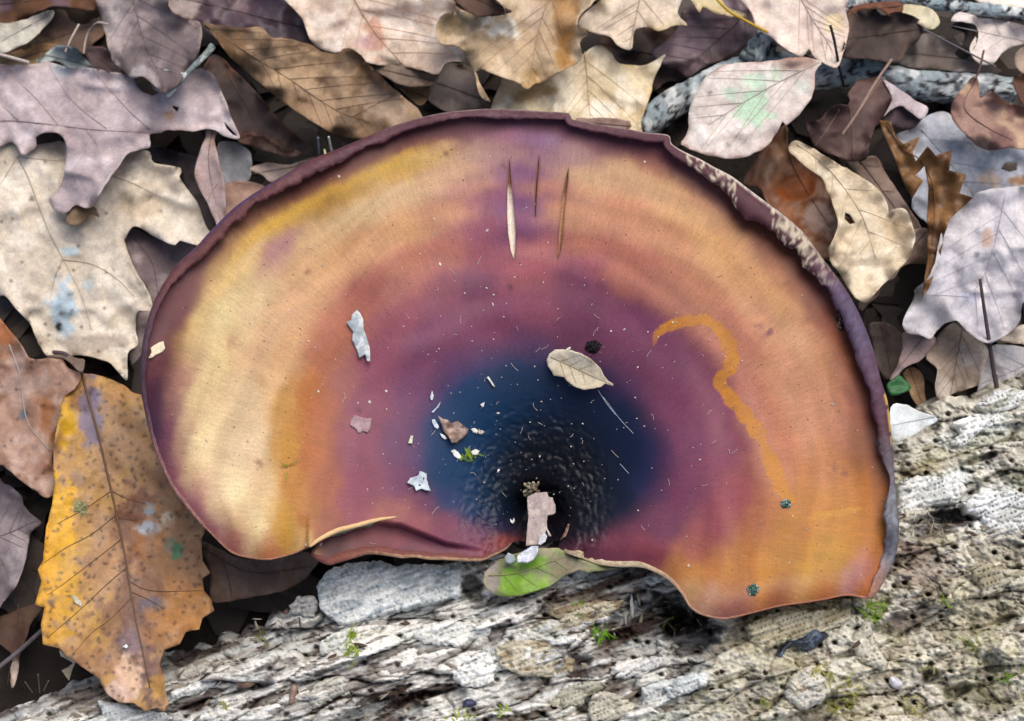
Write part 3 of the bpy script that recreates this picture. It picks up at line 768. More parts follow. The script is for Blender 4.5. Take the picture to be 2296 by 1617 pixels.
# give the roll a thickness of its own
n_r = nk * nB
RVf = RV.reshape(-1, 3)
make('rolled_margin', RVf, Fr, attr_mat('margin_skin', rough=.5, spec=.22, grain=1500, gamt=.16, bump=.5, bscale=2000, bdist_=.0002), MUSH, col=RC.reshape(-1, 3))

# pale flesh in the splits and along the tear
def trough(name, poly, depth, cols, seed):
    b_ = densify(poly, 4); c_ = b_.mean(0); b_ = c_ + (b_ - c_) * np.array([1.22, 1.02])
    v_, f_ = sheet2d(b_, 4)
    d_ = bdist(v_[:, 0], v_[:, 1], b_)
    k_ = sstep(2, 9, d_)
    z_ = capz1(v_[:, 0], v_[:, 1]) - 0.05 - depth * k_
    n_ = fbm(v_[:, 0] / 5, v_[:, 1] / 22, seed, 3)
    side_ = sstep(-8, 8, v_[:, 0] - np.interp(v_[:, 1], np.sort(b_[:, 1]), b_[np.argsort(b_[:, 1]), 0]))
    col_ = lin(cols[0]) * (1 - k_[:, None]) + lin(cols[1]) * k_[:, None]
    up_ = sstep(.38, .22, (v_[:, 1] - b_[:, 1].min()) / np.ptp(b_[:, 1]))[:, None]
    col_ = col_ * (1 - up_) + lin((128, 84, 62)) * up_
    return make(name, P(v_[:, 0], v_[:, 1], z_), f_, M_FLESH, cap, col=col_ * (.8 + .4 * n_[:, None]))
trough('split_flesh', SLIT1, .15, ((240, 220, 198), (255, 252, 246)), 5)
trough('split_flesh', SLIT3, .10, ((170, 116, 80), (226, 202, 166)), 6)
trough('split_flesh', SLIT2, .05, ((110, 66, 48), (120, 74, 56)), 7)
lip = smooth_line([(694,1226,5),(720,1207,8),(755,1190,9),(800,1178,9),(845,1166,7),(888,1159,3)], 5)
v_, f_ = tube(P(lip[:, 0], lip[:, 1], capz1(lip[:, 0], lip[:, 1] - 8) + .0), lip[:, 2] * .0045 * CM * 1.2 / .9 * 1.0 * 1.0 if False else lip[:, 2] * 0.006 * CM, 8, True, .25, 3)
make('torn_lip', v_, f_, M_FLESH, cap, col=lin((226, 190, 140)))
# the stem: short, black, running from the hollow of the cap down into the wood
th = np.linspace(0, 2 * math.pi, 40, endpoint=False)
SV = []
for z_, r_, ox_, oy_ in ((3.06, 78, 1200, 1172), (2.85, 88, 1202, 1178), (2.5, 92, 1205, 1190), (2.0, 96, 1210, 1205), (1.4, 104, 1215, 1215)):
    n_ = 1 + (fbm(np.cos(th) * 2 + 9, np.sin(th) * 2 + z_, 7, 3) - .5) * .3
    SV.append(P(ox_ + np.cos(th) * r_ * n_, oy_ + np.sin(th) * r_ * .8 * n_, z_))
SV = np.array(SV); I = np.arange(5 * 40).reshape(5, 40); J = np.roll(I, -1, 1)
Fs = np.vstack([np.stack([I[:-1].ravel(), J[1:].ravel(), J[:-1].ravel()], 1), np.stack([I[:-1].ravel(), I[1:].ravel(), J[1:].ravel()], 1)])
make('stem', SV.reshape(-1, 3), Fs, M_SKIN, MUSH, col=lin((24, 22, 24)), attrs={'polar': np.zeros((200, 3))})

# ------------------------------------------------------------------ leaves
LEAFSEED = [100]
def leaf(name, label, outline, z, cols, midrib=None, veins=0, tilt=(0, 0), fold=0.0, curl=0.0, bump=0.12, ecurl=0.15, holes=(), stains=(), extra_veins=(),
         vcol=(92, 72, 62), vang=48, mat=None, step=7.0, rough=2.0, cat='leaf', group=None, mr=1.9, spots=0.0, vr=0.9, parent=None, zf=None, edgecol=None, cvx=0.0, keepz=False):
    LEAFSEED[0] += 7; sd = LEAFSEED[0]; bump = bump * 1.35; ecurl = ecurl * 1.9; veins = int(veins * 1.2 + .5)
    if zf is None and not keepz: z = 0.35 + (z - .8) * 1.45
    o = np.asarray(outline, float)
    b = densify(o, step) if rough < 1.5 else smooth_line(o, step, closed=True)
    k = np.arange(len(b))
    if rough:
        b = b + np.stack([(vn(k * .55, k * 0 + .5, sd) - .5) * 2 * rough, (vn(k * .55, k * 0 + 5.5, sd + 1) - .5) * 2 * rough], 1)
    v, f = sheet2d(b, step, holes)
    c0 = b.mean(0)
    if midrib is None:
        # long axis of the outline
        q = b - c0; w_, e_ = np.linalg.eigh(q.T @ q); ax = e_[:, 1]; r_ = (q @ ax)
        midrib = [tuple(c0 + ax * r_.min() * .95), tuple(c0), tuple(c0 + ax * r_.max() * .95)]
    ml = smooth_line(midrib, 10)
    allb = np.vstack([b] + [densify(h, step) for h in holes]) if len(holes) else b
    def zfun(x, y):
        x = np.asarray(x, float); y = np.asarray(y, float)
        d, sgn, arc = seg_dist(x, y, ml[:, :2].tolist())
        zz = z + tilt[0] * (x - c0[0]) / 100 + tilt[1] * (y - c0[1]) / 100
        zz = zz + fold * d / 100 + curl * (d / 100) ** 2
        zz = zz + bump * ((fbm(x / 95, y / 95, sd, 3) - .5) * 2.2 + (fbm(x / 30, y / 30, sd + 3, 3) - .5) * .35)
        zz = zz + .16 * np.sin((arc - d * .5) / 95.0 + sd) + .05 * np.sin((arc - .7 * d) / 21.0) * np.clip(d / 40, 0, 1)
        r1 = fbm(x / 85, y / 85, sd + 43, 2); r2 = fbm(x / 40, y / 40, sd + 47, 2)
        zz = zz + min(bump, .2) * (.55 * (1 - np.minimum(np.abs(r1 - .5) * 7, 1)) - .16 * (1 - np.minimum(np.abs(r2 - .5) * 8, 1)))
        q = bdist(x, y, b)
        zz = zz + ecurl * np.exp(-q / 22.0) * (fbm(x / 55, y / 55, sd + 5, 2) - .38) * 2.4
        if cvx: zz = zz + cvx * np.sin(arc / 26.0 + d / 60.0) * np.clip(d / 30, 0, 1) * .1
        if zf is not None: zz = zz + zf(x, y)
        return zz
    x, y = v[:, 0], v[:, 1]
    zz = zfun(x, y)
    # colours
    cl = [lin(c) * (lin(c).mean() / .42) ** .22 for c in cols]
    n1 = sstep(.32, .68, fbm(x / 85, y / 85, sd + 11, 4)); col = cl[0] * (1 - n1[:, None]) + cl[min(1, len(cl) - 1)] * n1[:, None]
    if len(cl) > 2:
        n2 = (sstep(.52, .70, fbm(x / 45, y / 45, sd + 13, 4)) * .75)[:, None]; col = col * (1 - n2) + cl[2] * n2
    for (sx, sy, r, c, a_) in stains:
        rx, ry = (r if isinstance(r, tuple) else (r, r))
        dd = np.hypot((x - sx) / rx, (y - sy) / ry) + (fbm(x / 20, y / 20, sd + 17, 4) - .5) * 1.3
        kk = ((1 - sstep(.55, 1.0, dd)) * a_)[:, None]
        col = col * (1 - kk) + lin(c) * kk
    md, _, _ = seg_dist(x, y, ml[:, :2].tolist())
    kk = (np.exp(-(md / 7.0) ** 2) * .35)[:, None]; col = col * (1 - kk) + col * .72 * kk
    q = bdist(x, y, b)
    ek = (np.exp(-q / 9.0) * sstep(.3, .7, fbm(x / 30, y / 30, sd + 19, 2)) * .6)[:, None]
    ec = lin(edgecol) if edgecol else col * np.array([.78, .68, .58])
    col = col * (1 - ek) + ec * ek
    if spots:
        w1, _, wc, _, _ = worley(x / 17.0, y / 17.0, sd + 23)
        kk = (np.where(wc < spots, 1 - sstep(.12, .34, w1), 0) * .8)[:, None]; col = col * (1 - kk) + lin((66, 50, 48)) * kk
    col = col * np.array([1.03, 1.0, .95])
    col = col * (.86 + .28 * fbm(x / 17, y / 17, sd + 29, 4))[:, None]
    n = len(v); th_ = 0.028
    Vt_ = P(x, y, zz); Vb_ = Vt_ - np.array([0, 0, th_ * CM])
    be_ = boundary_edges(f)
    sd_ = np.vstack([np.stack([be_[:, 0], be_[:, 0] + n, be_[:, 1] + n], 1), np.stack([be_[:, 0], be_[:, 1] + n, be_[:, 1]], 1)])
    ob = make(name, np.vstack([Vt_, Vb_]), np.vstack([f, f[:, ::-1] + n, sd_]), mat or M_LEAF, parent, col=np.vstack([col, col * .85]),
              label=label, cat=cat, group=group)
    vc = lin(vcol) * .62 + col.mean(0) * .38
    def line3(l, r0, r1):
        l = np.asarray(l)
        return tube(P(l[:, 0], l[:, 1], zfun(l[:, 0], l[:, 1]) + .014), np.linspace(r0, r1, len(l)) * CM * .0082, 5)
    if mr:
        v_, f_ = line3(ml, mr, mr * .45); make('midrib', v_, f_, M_VEIN, ob, col=vc)
    vl = []
    if veins:
        arc = np.concatenate([[0], np.cumsum(np.hypot(*np.diff(ml, axis=0).T))]); Ltot = arc[-1]
        for j in range(veins):
            for sg in (-1, 1):
                a0 = Ltot * (j + .6 + .25 * sg * .5) / (veins + .6)
                i0 = min(len(ml) - 2, int(np.searchsorted(arc, a0)))
                dr = ml[min(i0 + 1, len(ml) - 1)] - ml[i0]; dr = dr / (np.hypot(*dr) + 1e-9)
                an = math.radians(vang + (vn(j * 1.3, sg * 3.1, sd + 31) - .5) * 16) * sg
                p = ml[i0].copy(); pts = [p.copy()]
                for st_ in range(90):
                    a2 = an * (1 - .0045 * st_)
                    dd = np.array([dr[0] * math.cos(a2) - dr[1] * math.sin(a2), dr[0] * math.sin(a2) + dr[1] * math.cos(a2)])
                    p = p + dd * 6
                    pts.append(p.copy())
                pts = np.array(pts); ins = inside(pts[:, 0], pts[:, 1], b)
                for h in holes: ins &= ~inside(pts[:, 0], pts[:, 1], np.asarray(h))
                e = np.argmax(~ins[1:]) + 1 if (~ins[1:]).any() else len(pts)
                pts = pts[:max(1, e - 1)]
                if len(pts) > 4: vl.append(line3(pts, vr, vr * .5))
    for l in extra_veins:
        vl.append(line3(smooth_line(l, 7), vr * 1.15, vr * .5))
    if vl:
        v_, f_ = join(vl); make('side_veins', v_, f_, M_VEIN, ob, col=vc)
    ob['_z'] = 0; del ob['_z']
    return ob, zfun

# ---- top left
leaf('dead_leaf', 'rust brown leaf edge with a shiny purple underside above the pale folded strip', R1([(-90,-90),(655,-90),(648,40),(600,75),(480,50),(330,45),(190,110),(60,170),(-90,175)]), 1.15, [(112,76,52),(84,58,48),(118,96,110)], ecurl=.3, bump=.2)
leaf('dead_leaf', 'dull brown leaf behind the two pale stalks', R1([(140,300),(250,180),(350,65),(500,85),(640,95),(690,210),(610,290),(590,345),(420,345),(250,345),(60,420),(30,380)]), .85, [(120,98,88),(92,74,66),(140,112,92)], bump=.2)
leaf('dead_leaf', 'small tan leaf scrap below the folded pale strip', R1([(-90,420),(20,360),(110,335),(240,290),(380,285),(385,330),(280,390),(240,430),(100,440),(-90,470)]), 1.0, [(176,150,116),(150,118,84)])
leaf('folded_leaf', 'pale grey folded leaf strip ending in a sharp corner', R1([(-90,165),(60,150),(180,120),(345,65),(338,130),(270,200),(190,275),(20,352),(-90,420)]), 1.55, [(196,194,184),(170,166,160),(150,140,142)], fold=.35, tilt=(0, -.1))
leaf('dead_leaf', 'pale blue grey curled leaf flap at the top of the mauve oak leaf', R1([(235,400),(300,350),(360,305),(430,300),(510,325),(600,430),(640,480),(500,470),(360,400),(300,420)]), 1.5, [(164,182,190),(150,164,172),(190,200,204)], ecurl=.3, tilt=(-.1, -.35))
leaf('dead_leaf', 'dark plum scrap wedged beside the tall grey leaf', R1([(560,330),(690,310),(800,470),(760,520),(620,450)]), 1.0, [(92,80,84),(122,98,100)])
A_OUT = [(-90,470),(100,430),(250,418),(320,405),(430,440),(600,450),(700,470),(800,480),(870,500),(960,470),(1100,520),(1250,470),(1340,450),(1420,520),(1470,640),(1520,770),(1575,905),(1480,900),(1390,850),(1240,862),(1100,850),(1060,870),(985,885),(985,965),(905,985),(840,1010),(765,1115),(700,1200),(655,1270),(620,1345),(560,1365),(490,1345),(455,1385),(420,1400),(350,1375),(320,1310),(390,1235),(425,1110),(435,950),(385,880),(300,870),(235,900),(240,950),(190,1000),(140,1015),(85,930),(0,960),(-90,950)]
leaf('oak_leaf', 'large mauve grey oak leaf with thin dark curved midrib', R1(A_OUT), 1.9, [(192,180,186),(172,158,164),(206,198,206)],
     midrib=R1([(-85,800),(100,795),(380,825),(650,855),(985,872)]), extra_veins=[R1(q) for q in ([(985,850),(860,740),(740,610),(600,450)],[(700,845),(560,740),(440,620),(320,430)],[(380,820),(230,640),(90,510)],[(120,790),(10,690)],[(560,850),(610,910),(640,960)])],
     holes=[R1([(878,512),(935,500),(985,535),(1010,585),(1048,612),(1000,628),(940,605),(900,560)]), R1([(1130,690),(1175,705),(1165,735),(1140,715)]), R1([(1470,800),(1510,840),(1560,893),(1530,885),(1490,845)])],
     bump=.16, ecurl=.3, tilt=(.05, -.03), vcol=(120,104,108), stains=[(R1([(430,400)])[0] + (34, (168,184,192), .7)), (R1([(1110,760)])[0] + (16, (176,140,116), .8)), (R1([(520,1250)])[0] + (60, (170,160,170), .6)), (R1([(560,640)])[0] + (50, (160,146,150), .5))], vr=1.0)
leaf('dead_leaf', 'tall taupe grey leaf overlapping the mauve oak leaf', R1([(645,-90),(1085,-90),(1110,50),(1200,118),(1322,160),(1310,330),(1235,455),(1160,560),(1085,615),(1040,590),(985,535),(935,498),(870,505),(800,460),(735,385),(685,205),(655,80)]), 2.2,
     [(142,130,134),(118,106,110),(164,152,156)], midrib=R1([(860,-80),(900,100),(960,300),(1080,560)]), veins=4, vcol=(110,98,100), bump=.2, ecurl=.35, stains=[(R1([(720,200)])[0] + ((40,110), (190,180,182), .6)), (R1([(1120,300)])[0] + ((70,100), (104,92,96), .7)), (R1([(930,520)])[0] + (40, (182,174,180), .7))])
leaf('dead_leaf', 'dark leaf with loose reddish stalk under the curled brown leaf', R1([(1380,370),(1460,380),(1560,480),(1700,620),(1850,800),(2060,990),(1990,1030),(1900,1035),(1800,960),(1660,890),(1570,905),(1480,760),(1420,650),(1300,560)]), 1.35, [(96,84,84),(74,64,64),(108,90,84)], midrib=R1([(1500,480),(1590,640),(1680,800)]), vcol=(140,104,84), mr=2.2, ecurl=.35, edgecol=(124,76,54))
leaf('dead_leaf', 'mottled dark purple leaf behind the curled brown leaf', R1([(1075,-90),(1110,60),(1200,118),(1330,150),(1380,230),(1600,260),(1800,300),(2000,340),(2065,295),(2040,200),(1990,130),(1925,30),(1900,-90)]), 1.6, [(96,76,88),(70,56,72),(140,116,122)], bump=.22, stains=[(R1([(1180,60)])[0] + ((50,50), (164,150,146), .8))], mat=M_LEAFG)
_c = R1([(1330,150),(1440,168),(1600,185),(1712,180),(1790,245),(1900,252),(2060,300),(2110,335),(2210,345)]) + R2([(20,325),(70,318),(135,352),(200,425),(280,500),(350,570),(430,640),(520,715),(560,790),(480,850),(300,900),(120,910)]) + R1([(2274,900),(2150,860),(2050,800),(1900,700),(1700,540),(1520,380),(1400,230)])
leaf('curled_leaf', 'curled chestnut brown leaf with a ribbed puckered blade', _c, 2.35, [(132,108,84),(168,142,116),(96,76,60)], midrib=R1([(1335,155),(1600,330),(1900,520),(2200,720)]) + R2([(200,800)]), veins=8, vang=38, curl=-.10, fold=.0, bump=.16, ecurl=.4,
     stains=[(R1([(2000,470)])[0] + ((90,50), (190,164,134), .7)), (R2([(300,650)])[0] + ((70,60), (176,156,140), .7)), (R1([(1500,320)])[0] + ((60,50), (116,88,56), .6))], tilt=(.02, -.12), vcol=(96,74,56), cvx=1.6)
# ---- top centre
_e = [(-320,-90),(-234,130),(-164,290),(-24,345),(50,320),(100,330),(200,415),(400,432),(560,465),(650,492),(700,420),(830,395),(840,330),(760,270),(700,200),(760,100),(840,80),(900,90),(770,40),(720,-90)]
leaf('oak_leaf', 'pale pinkish tan leaf with one reddish vein', R2(_e), 1.95, [(214,198,184),(198,178,164),(222,212,206)], midrib=R2([(60,-85),(160,90),(270,250),(420,420)]), vcol=(176,120,96), mr=2.4, veins=4, bump=.16, stains=[(R2([(240,240)])[0] + ((26,60), (180,124,100), .7)), (R2([(170,280)])[0] + (24, (196,160,164), .7))])
_f = [(640,170),(690,95),(820,75),(960,110),(1100,80),(1040,-90),(1720,-90),(1680,10),(1600,90),(1570,160),(1642,215),(1590,280),(1602,388),(1500,450),(1380,520),(1300,550),(1240,588),(1200,552),(1060,500),(935,455),(905,470),(940,560),(1000,672),(930,620),(890,480),(830,350),(770,300),(670,288),(650,230)]
leaf('maple_leaf', 'tan leaf with golden brown stain and a bright pale worn patch', R2(_f), 2.35, [(204,184,156),(186,164,136),(214,198,176)], midrib=R2([(1420,-80),(1330,150),(1250,560)]), veins=4, vang=40, bump=.2, ecurl=.35,
     stains=[(R2([(1480,120)])[0] + ((34,90), (168,124,70), .75)), (R2([(1490,370)])[0] + ((24,50), (178,128,56), .8)), (R2([(1080,170)])[0] + ((52,32), (238,238,230), .95)), (R2([(760,160)])[0] + ((50,26), (128,112,84), .8)), (R2([(1250,560)])[0] + (34, (186,156,108), .8)), (R2([(1300,90)])[0] + ((30,40), (196,176,164), .6))], vcol=(150,120,90))
leaf('dead_leaf', 'narrow dark brown leaf tip lying across the golden stained leaf', R2([(690,-90),(760,5),(850,75),(940,108),(1040,92),(1142,74),(1040,20),(980,-90)]), 2.75, [(110,84,72),(90,66,56)], curl=.3, bump=.08)
leaf('oak_leaf', 'pale cream leaf with a pointed lobe hanging above the dark gap', R2([(1570,162),(1640,70),(1750,-20),(1790,-90),(2230,-90),(2235,90),(2290,165),(2200,165),(2112,207),(2060,180),(1985,180),(1945,205),(1940,280),(1922,327),(1840,300),(1790,240),(1700,222),(1620,192)]), 2.2, [(220,208,194),(208,194,178)], midrib=R2([(2000,-80),(1960,100),(1915,310)]), veins=3, bump=.12, edgecol=(206,180,110))
leaf('oak_leaf', 'cream yellow leaf touching the top of the cap rim', R2([(1000,720),(1060,560),(1080,505),(1200,545),(1250,560),(1380,500),(1500,430),(1590,370),(1650,325),(1720,298),(1790,345),(1830,405),(1950,432),(2060,410),(2152,358),(2090,480),(2060,590),(2020,720),(1990,800),(1985,900),(1800,880),(1500,840),(1000,800)]), 1.75, [(222,210,184),(206,190,160),(232,226,212)], midrib=R2([(1620,340),(1640,560),(1660,840)]), veins=4, vang=44, vcol=(168,144,112), bump=.16, stains=[(R2([(1300,600)])[0] + ((60,30), (178,148,100), .8)), (R2([(1200,620)])[0] + (24, (170,140,90), .6)), (R2([(1700,720)])[0] + ((50,30), (242,238,228), .8))], edgecol=(206,172,96))
leaf('dead_leaf', 'pinkish brown curled scrap between cap rim and cream yellow leaf', R2([(1560,780),(1680,775),(1800,780),(1920,800),(1900,850),(1760,860),(1600,830)]), 2.3, [(176,150,144),(150,126,120)])
leaf('dead_leaf', 'grey leaf with a folded ridge under the pale pinkish leaf', R2([(590,610),(680,450),(760,415),(860,440),(915,490),(930,570),(1010,690),(900,730),(740,740),(630,690)]), 1.15, [(150,138,134),(124,112,108)], fold=-.25, ecurl=.3)
leaf('dead_leaf', 'taupe leaf strip below the pale pinkish tan leaf', R2([(210,420),(420,435),(600,468),(662,490),(625,555),(480,570),(340,525)]), 1.6, [(146,128,116),(120,104,94)], curl=-.5)
leaf('dead_leaf', 'small tan leaf tip beside the curled chestnut leaf', R2([(420,575),(500,560),(605,590),(590,640),(545,695),(480,650)]), 1.2, [(170,144,116),(140,114,90)])
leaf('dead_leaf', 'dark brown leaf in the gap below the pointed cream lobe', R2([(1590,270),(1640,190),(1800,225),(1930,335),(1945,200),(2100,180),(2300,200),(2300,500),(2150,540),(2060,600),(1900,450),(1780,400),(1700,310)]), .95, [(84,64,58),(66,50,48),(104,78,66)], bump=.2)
# ---- top right
leaf('dead_leaf', 'smooth purple brown leaf partly under the yellow stalk', R3([(-170,360),(-80,270),(10,160),(30,60),(150,20),(250,-90),(420,-90),(470,60),(540,200),(500,260),(320,380),(190,430),(70,510),(0,470)]), 1.65, [(132,114,126),(108,88,98),(92,70,76)], midrib=R3([(480,60),(300,230),(60,440)]), veins=4, vcol=(90,72,80), curl=-.12, mat=M_LEAFG, bump=.1, stains=[(R3([(250,400)])[0] + ((80,30), (84,62,60), .7))])
leaf('leaf_sliver', 'narrow pale leaf sliver beside the yellow stalk', R3([(55,-60),(230,-60),(330,50),(460,95),(455,112),(350,105),(250,90),(160,45),(140,80),(110,30)]), 2.25, [(222,212,186),(206,190,150)], mr=0, bump=.06)
leaf('dead_leaf', 'smooth pale pink leaf with a small bite near its tip', R3([(415,-90),(480,80),(530,190),(620,250),(690,310),(815,372),(858,322),(900,380),(1020,442),(1060,420),(1100,300),(1122,180),(1100,60),(1085,-90)]), 2.5, [(220,204,196),(206,190,184),(228,216,206)], midrib=R3([(770,-85),(880,120),(980,270),(1045,400)]), veins=5, vang=30, vcol=(170,150,146), bump=.12, stains=[(R3([(1020,160)])[0] + (26, (222,206,160), .7))], tilt=(0, -.05))
leaf('beech_leaf', 'pale oval leaf with mint green blotches and reddish folded edge', R3([(25,950),(50,890),(70,830),(68,760),(78,700),(130,590),(200,490),(330,420),(520,408),(680,388),(820,372),(942,405),(905,470),(892,600),(852,680),(780,770),(712,827),(690,800),(650,870),(580,960),(460,1025),(350,1042),(180,1017)]), 2.9, [(214,206,204),(200,192,190),(224,220,220)],
     midrib=R3([(930,410),(700,520),(450,660),(200,820)]), veins=4, vang=26, vcol=(176,150,138), curl=-.04, bump=.1, ecurl=.12, tilt=(.03, .02),
     stains=[(R3([(520,520)])[0] + ((40,24), (186,214,194), .8)), (R3([(500,720)])[0] + ((46,52), (178,216,190), .85)), (R3([(340,620)])[0] + ((22,16), (190,216,198), .8)), (R3([(640,480)])[0] + ((26,22), (192,212,190), .7)), (R3([(740,410)])[0] + ((70,26), (158,130,116), .8)), (R3([(810,580)])[0] + ((20,22), (200,214,206), .6)), (R3([(210,610)])[0] + ((8,9), (110,100,110), .9)), (R3([(330,950)])[0] + ((6,8), (140,132,142), .9))], edgecol=(164,112,98))
leaf('dead_leaf', 'dark brown leathery leaf under the lichened top branch', R3([(1085,375),(1100,240),(1130,90),(1260,25),(1345,100),(1450,78),(1590,130),(1605,205),(1560,290),(1505,330),(1450,410),(1250,385)]), 1.9, [(92,78,74),(66,54,52),(112,92,84)], ecurl=.4, bump=.2)
leaf('dead_leaf', 'rust brown scrap beside the dark leathery leaf', R3([(1110,120),(1130,60),(1240,20),(1450,10),(1480,60),(1400,110),(1330,60),(1230,60)]), 2.15, [(136,88,66),(104,66,54)])
leaf('dead_leaf', 'yellowish white leaf scrap above the dark leathery leaf', R3([(1480,30),(1600,40),(1690,80),(1720,150),(1660,190),(1570,150),(1480,90)]), 1.7, [(222,218,196),(200,192,160)], mr=0)
leaf('dead_leaf', 'grey brown crumpled leaf behind the thick lichened branch', R3([(1450,400),(1520,320),(1620,220),(1760,250),(1900,300),(2080,430),(1980,470),(1700,460),(1500,440)]), 1.15, [(150,138,132),(120,106,104),(172,164,160)], bump=.25)
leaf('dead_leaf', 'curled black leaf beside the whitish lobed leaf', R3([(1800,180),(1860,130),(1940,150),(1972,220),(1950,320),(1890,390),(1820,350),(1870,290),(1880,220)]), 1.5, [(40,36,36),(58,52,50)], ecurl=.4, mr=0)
leaf('oak_leaf', 'whitish lobed leaf near the end of the thick lichened branch', R3([(1795,135),(1850,82),(2000,115),(2160,140),(2340,190),(2340,260),(2150,330),(2085,412),(1990,425),(1915,330),(1962,225),(1950,160),(1880,145)]), 1.85, [(222,214,212),(206,198,198)], veins=3, vcol=(180,172,172), bump=.18, ecurl=.3)
leaf('dead_leaf', 'flat white leaf beyond the thin upper branch', R3([(1930,-90),(2360,-90),(2360,45),(2150,42),(1980,15)]), 1.2, [(228,224,220),(214,208,204)], mr=0, bump=.08)
leaf('dead_leaf', 'tan pink leaf corner past the branch end', R3([(2210,400),(2240,330),(2350,290),(2350,500),(2260,480)]), 1.6, [(200,180,166),(176,150,136)], mr=0)
leaf('dead_leaf', 'russet leaf edge next to the branch end', R3([(2200,540),(2230,495),(2350,490),(2350,720),(2270,690)]), 1.9, [(150,104,78),(110,76,64)], mr=0)
leaf('dead_leaf', 'dark maroon two lobed leaf with a long pale stalk', R3([(1130,655),(1112,620),(1180,530),(1250,515),(1335,508),(1402,620),(1385,720),(1335,790),(1290,850),(1262,950),(1240,1040),(1150,1060),(1000,1010),(900,960),(840,800),(930,790),(985,720),(1050,685),(1120,690)]), 2.2, [(104,80,78),(84,62,64),(122,98,94)], midrib=R3([(1330,530),(1200,720),(1080,880)]), vcol=(150,124,112), mr=2.4, ecurl=.3, extra_veins=[R3([(1130,700),(1150,880),(1150,1050)]), R3([(1060,720),(980,850),(900,960)])], vr=1.4)
leaf('dead_leaf', 'pale lilac torn leaf between maroon leaf and branch', R3([(1350,525),(1460,590),(1560,660),(1645,715),(1592,785),(1480,700),(1400,720),(1350,770),(1405,650)]), 2.0, [(206,196,204),(190,180,190)], mr=0)
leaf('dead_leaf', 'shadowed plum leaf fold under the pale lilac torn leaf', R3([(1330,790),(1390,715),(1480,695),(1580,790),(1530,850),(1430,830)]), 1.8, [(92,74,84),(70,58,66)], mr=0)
leaf('dead_leaf', 'broad blue grey leaf with a black hole behind the spiky oak leaf', R3([(1430,900),(1540,845),(1640,760),(1760,735),(1830,800),(1900,900),(2030,990),(2350,1000),(2350,1760),(2000,1760),(1760,1560),(1560,1400),(1540,1300),(1560,1060)]), 1.45, [(188,194,208),(172,178,194),(200,204,212)], bump=.2, midrib=R3([(1600,850),(1850,1150),(2200,1650)]), veins=4, vcol=(160,164,178), holes=[R3([(2120,1110),(2150,1070),(2225,1070),(2228,1118),(2180,1130)])], stains=[(R3([(2060,1180)])[0] + ((30,26), (200,176,150), .8)), (R3([(2230,1190)])[0] + ((40,14), (150,108,60), .9)), (R3([(2060,980)])[0] + ((60,26), (132,146,164), .6))])
leaf('oak_leaf', 'glossy warm brown spiky oak leaf standing on edge', R3([(1320,790),(1400,800),(1432,900),(1482,945),(1592,898),(1542,1000),(1562,1060),(1640,958),(1692,1022),(1802,985),(1782,1120),(1892,1150),(1850,1270),(1942,1302),(1850,1382),(1790,1440),(1750,1540),(1735,1640),(1700,1760),(1650,1900),(1600,1960),(1640,1700),(1640,1400),(1648,1230),(1622,1088),(1560,1150),(1612,1190),(1540,1302),(1480,1200),(1430,1050),(1360,900)]), 2.5, [(142,104,62),(116,82,52),(164,122,76)], midrib=R3([(1370,820),(1480,980),(1600,1060),(1680,1250),(1680,1500),(1650,1800)]), vcol=(96,66,44), mat=M_LEAFG, bump=.14, ecurl=.25, tilt=(.12, .02), rough=1.0)
leaf('dead_leaf', 'pinkish curled leaf with a maroon fold by the branch end', R3([(1800,690),(1850,600),(1950,500),(1985,590),(1985,640),(2060,600),(2150,660),(2350,760),(2350,960),(2160,972),(2040,982),(1940,920),(1850,840),(1805,780)]), 2.5, [(172,140,128),(128,92,92),(206,180,152)], fold=-.2, ecurl=.4, midrib=R3([(1960,520),(1880,700),(2020,830),(2200,920)]), vcol=(110,74,74))
leaf('dead_leaf', 'orange brown blistered leaf leaning on the rolled cap rim', R3([(430,1200),(500,1060),(600,930),(705,818),(722,850),(725,960),(800,1050),(950,1170),(1000,1270),(1060,1390),(1160,1450),(1170,1480),(1090,1540),(1010,1680),(880,1680),(600,1350),(540,1240)]), 1.8, [(152,98,62),(122,80,58),(176,140,112)], mat=M_LEAFG, bump=.22, stains=[(R3([(800,1230)])[0] + ((46,40), (156,84,38), .85)), (R3([(950,1430)])[0] + ((40,40), (196,172,162), .7)), (R3([(600,1080)])[0] + ((26,40), (110,88,70), .7))], midrib=R3([(700,830),(760,1100),(1000,1500)]), vcol=(100,64,44))
leaf('oak_leaf', 'cream leaf with curled notched edges above the rolled cap rim', R3([(728,985),(768,920),(830,945),(900,980),(985,1035),(1060,1080),(1150,1130),(1300,1230),(1370,1330),(1385,1400),(1405,1380),(1470,1370),(1512,1400),(1540,1480),(1560,1560),(1540,1640),(1500,1720),(1330,1890),(1230,1990),(1150,1930),(1060,1800),(985,1660),(1050,1480),(1010,1330),(980,1250),(950,1172),(860,1110)]), 2.4, [(218,206,184),(202,188,164),(228,220,204)], midrib=R3([(780,950),(980,1100),(1200,1400),(1300,1700)]), veins=4, vcol=(176,154,128), holes=[R3([(1098,1395),(1130,1410),(1165,1465),(1130,1475),(1095,1440)])], bump=.22, ecurl=.4, stains=[(R3([(1400,1420)])[0] + ((10,12), (90,84,80), .9)), (R3([(1440,1520)])[0] + ((40,40), (182,160,128), .7)), (R3([(1230,1720)])[0] + ((60,14), (150,138,122), .7))])
leaf('dead_leaf', 'taupe leaf behind the cream notched leaf', R3([(1100,1040),(1200,1040),(1300,1028),(1355,1120),(1440,1250),(1540,1400),(1660,1600),(1640,1740),(1560,1640),(1400,1420),(1200,1180)]), 1.5, [(168,148,138),(140,120,112)], veins=3)
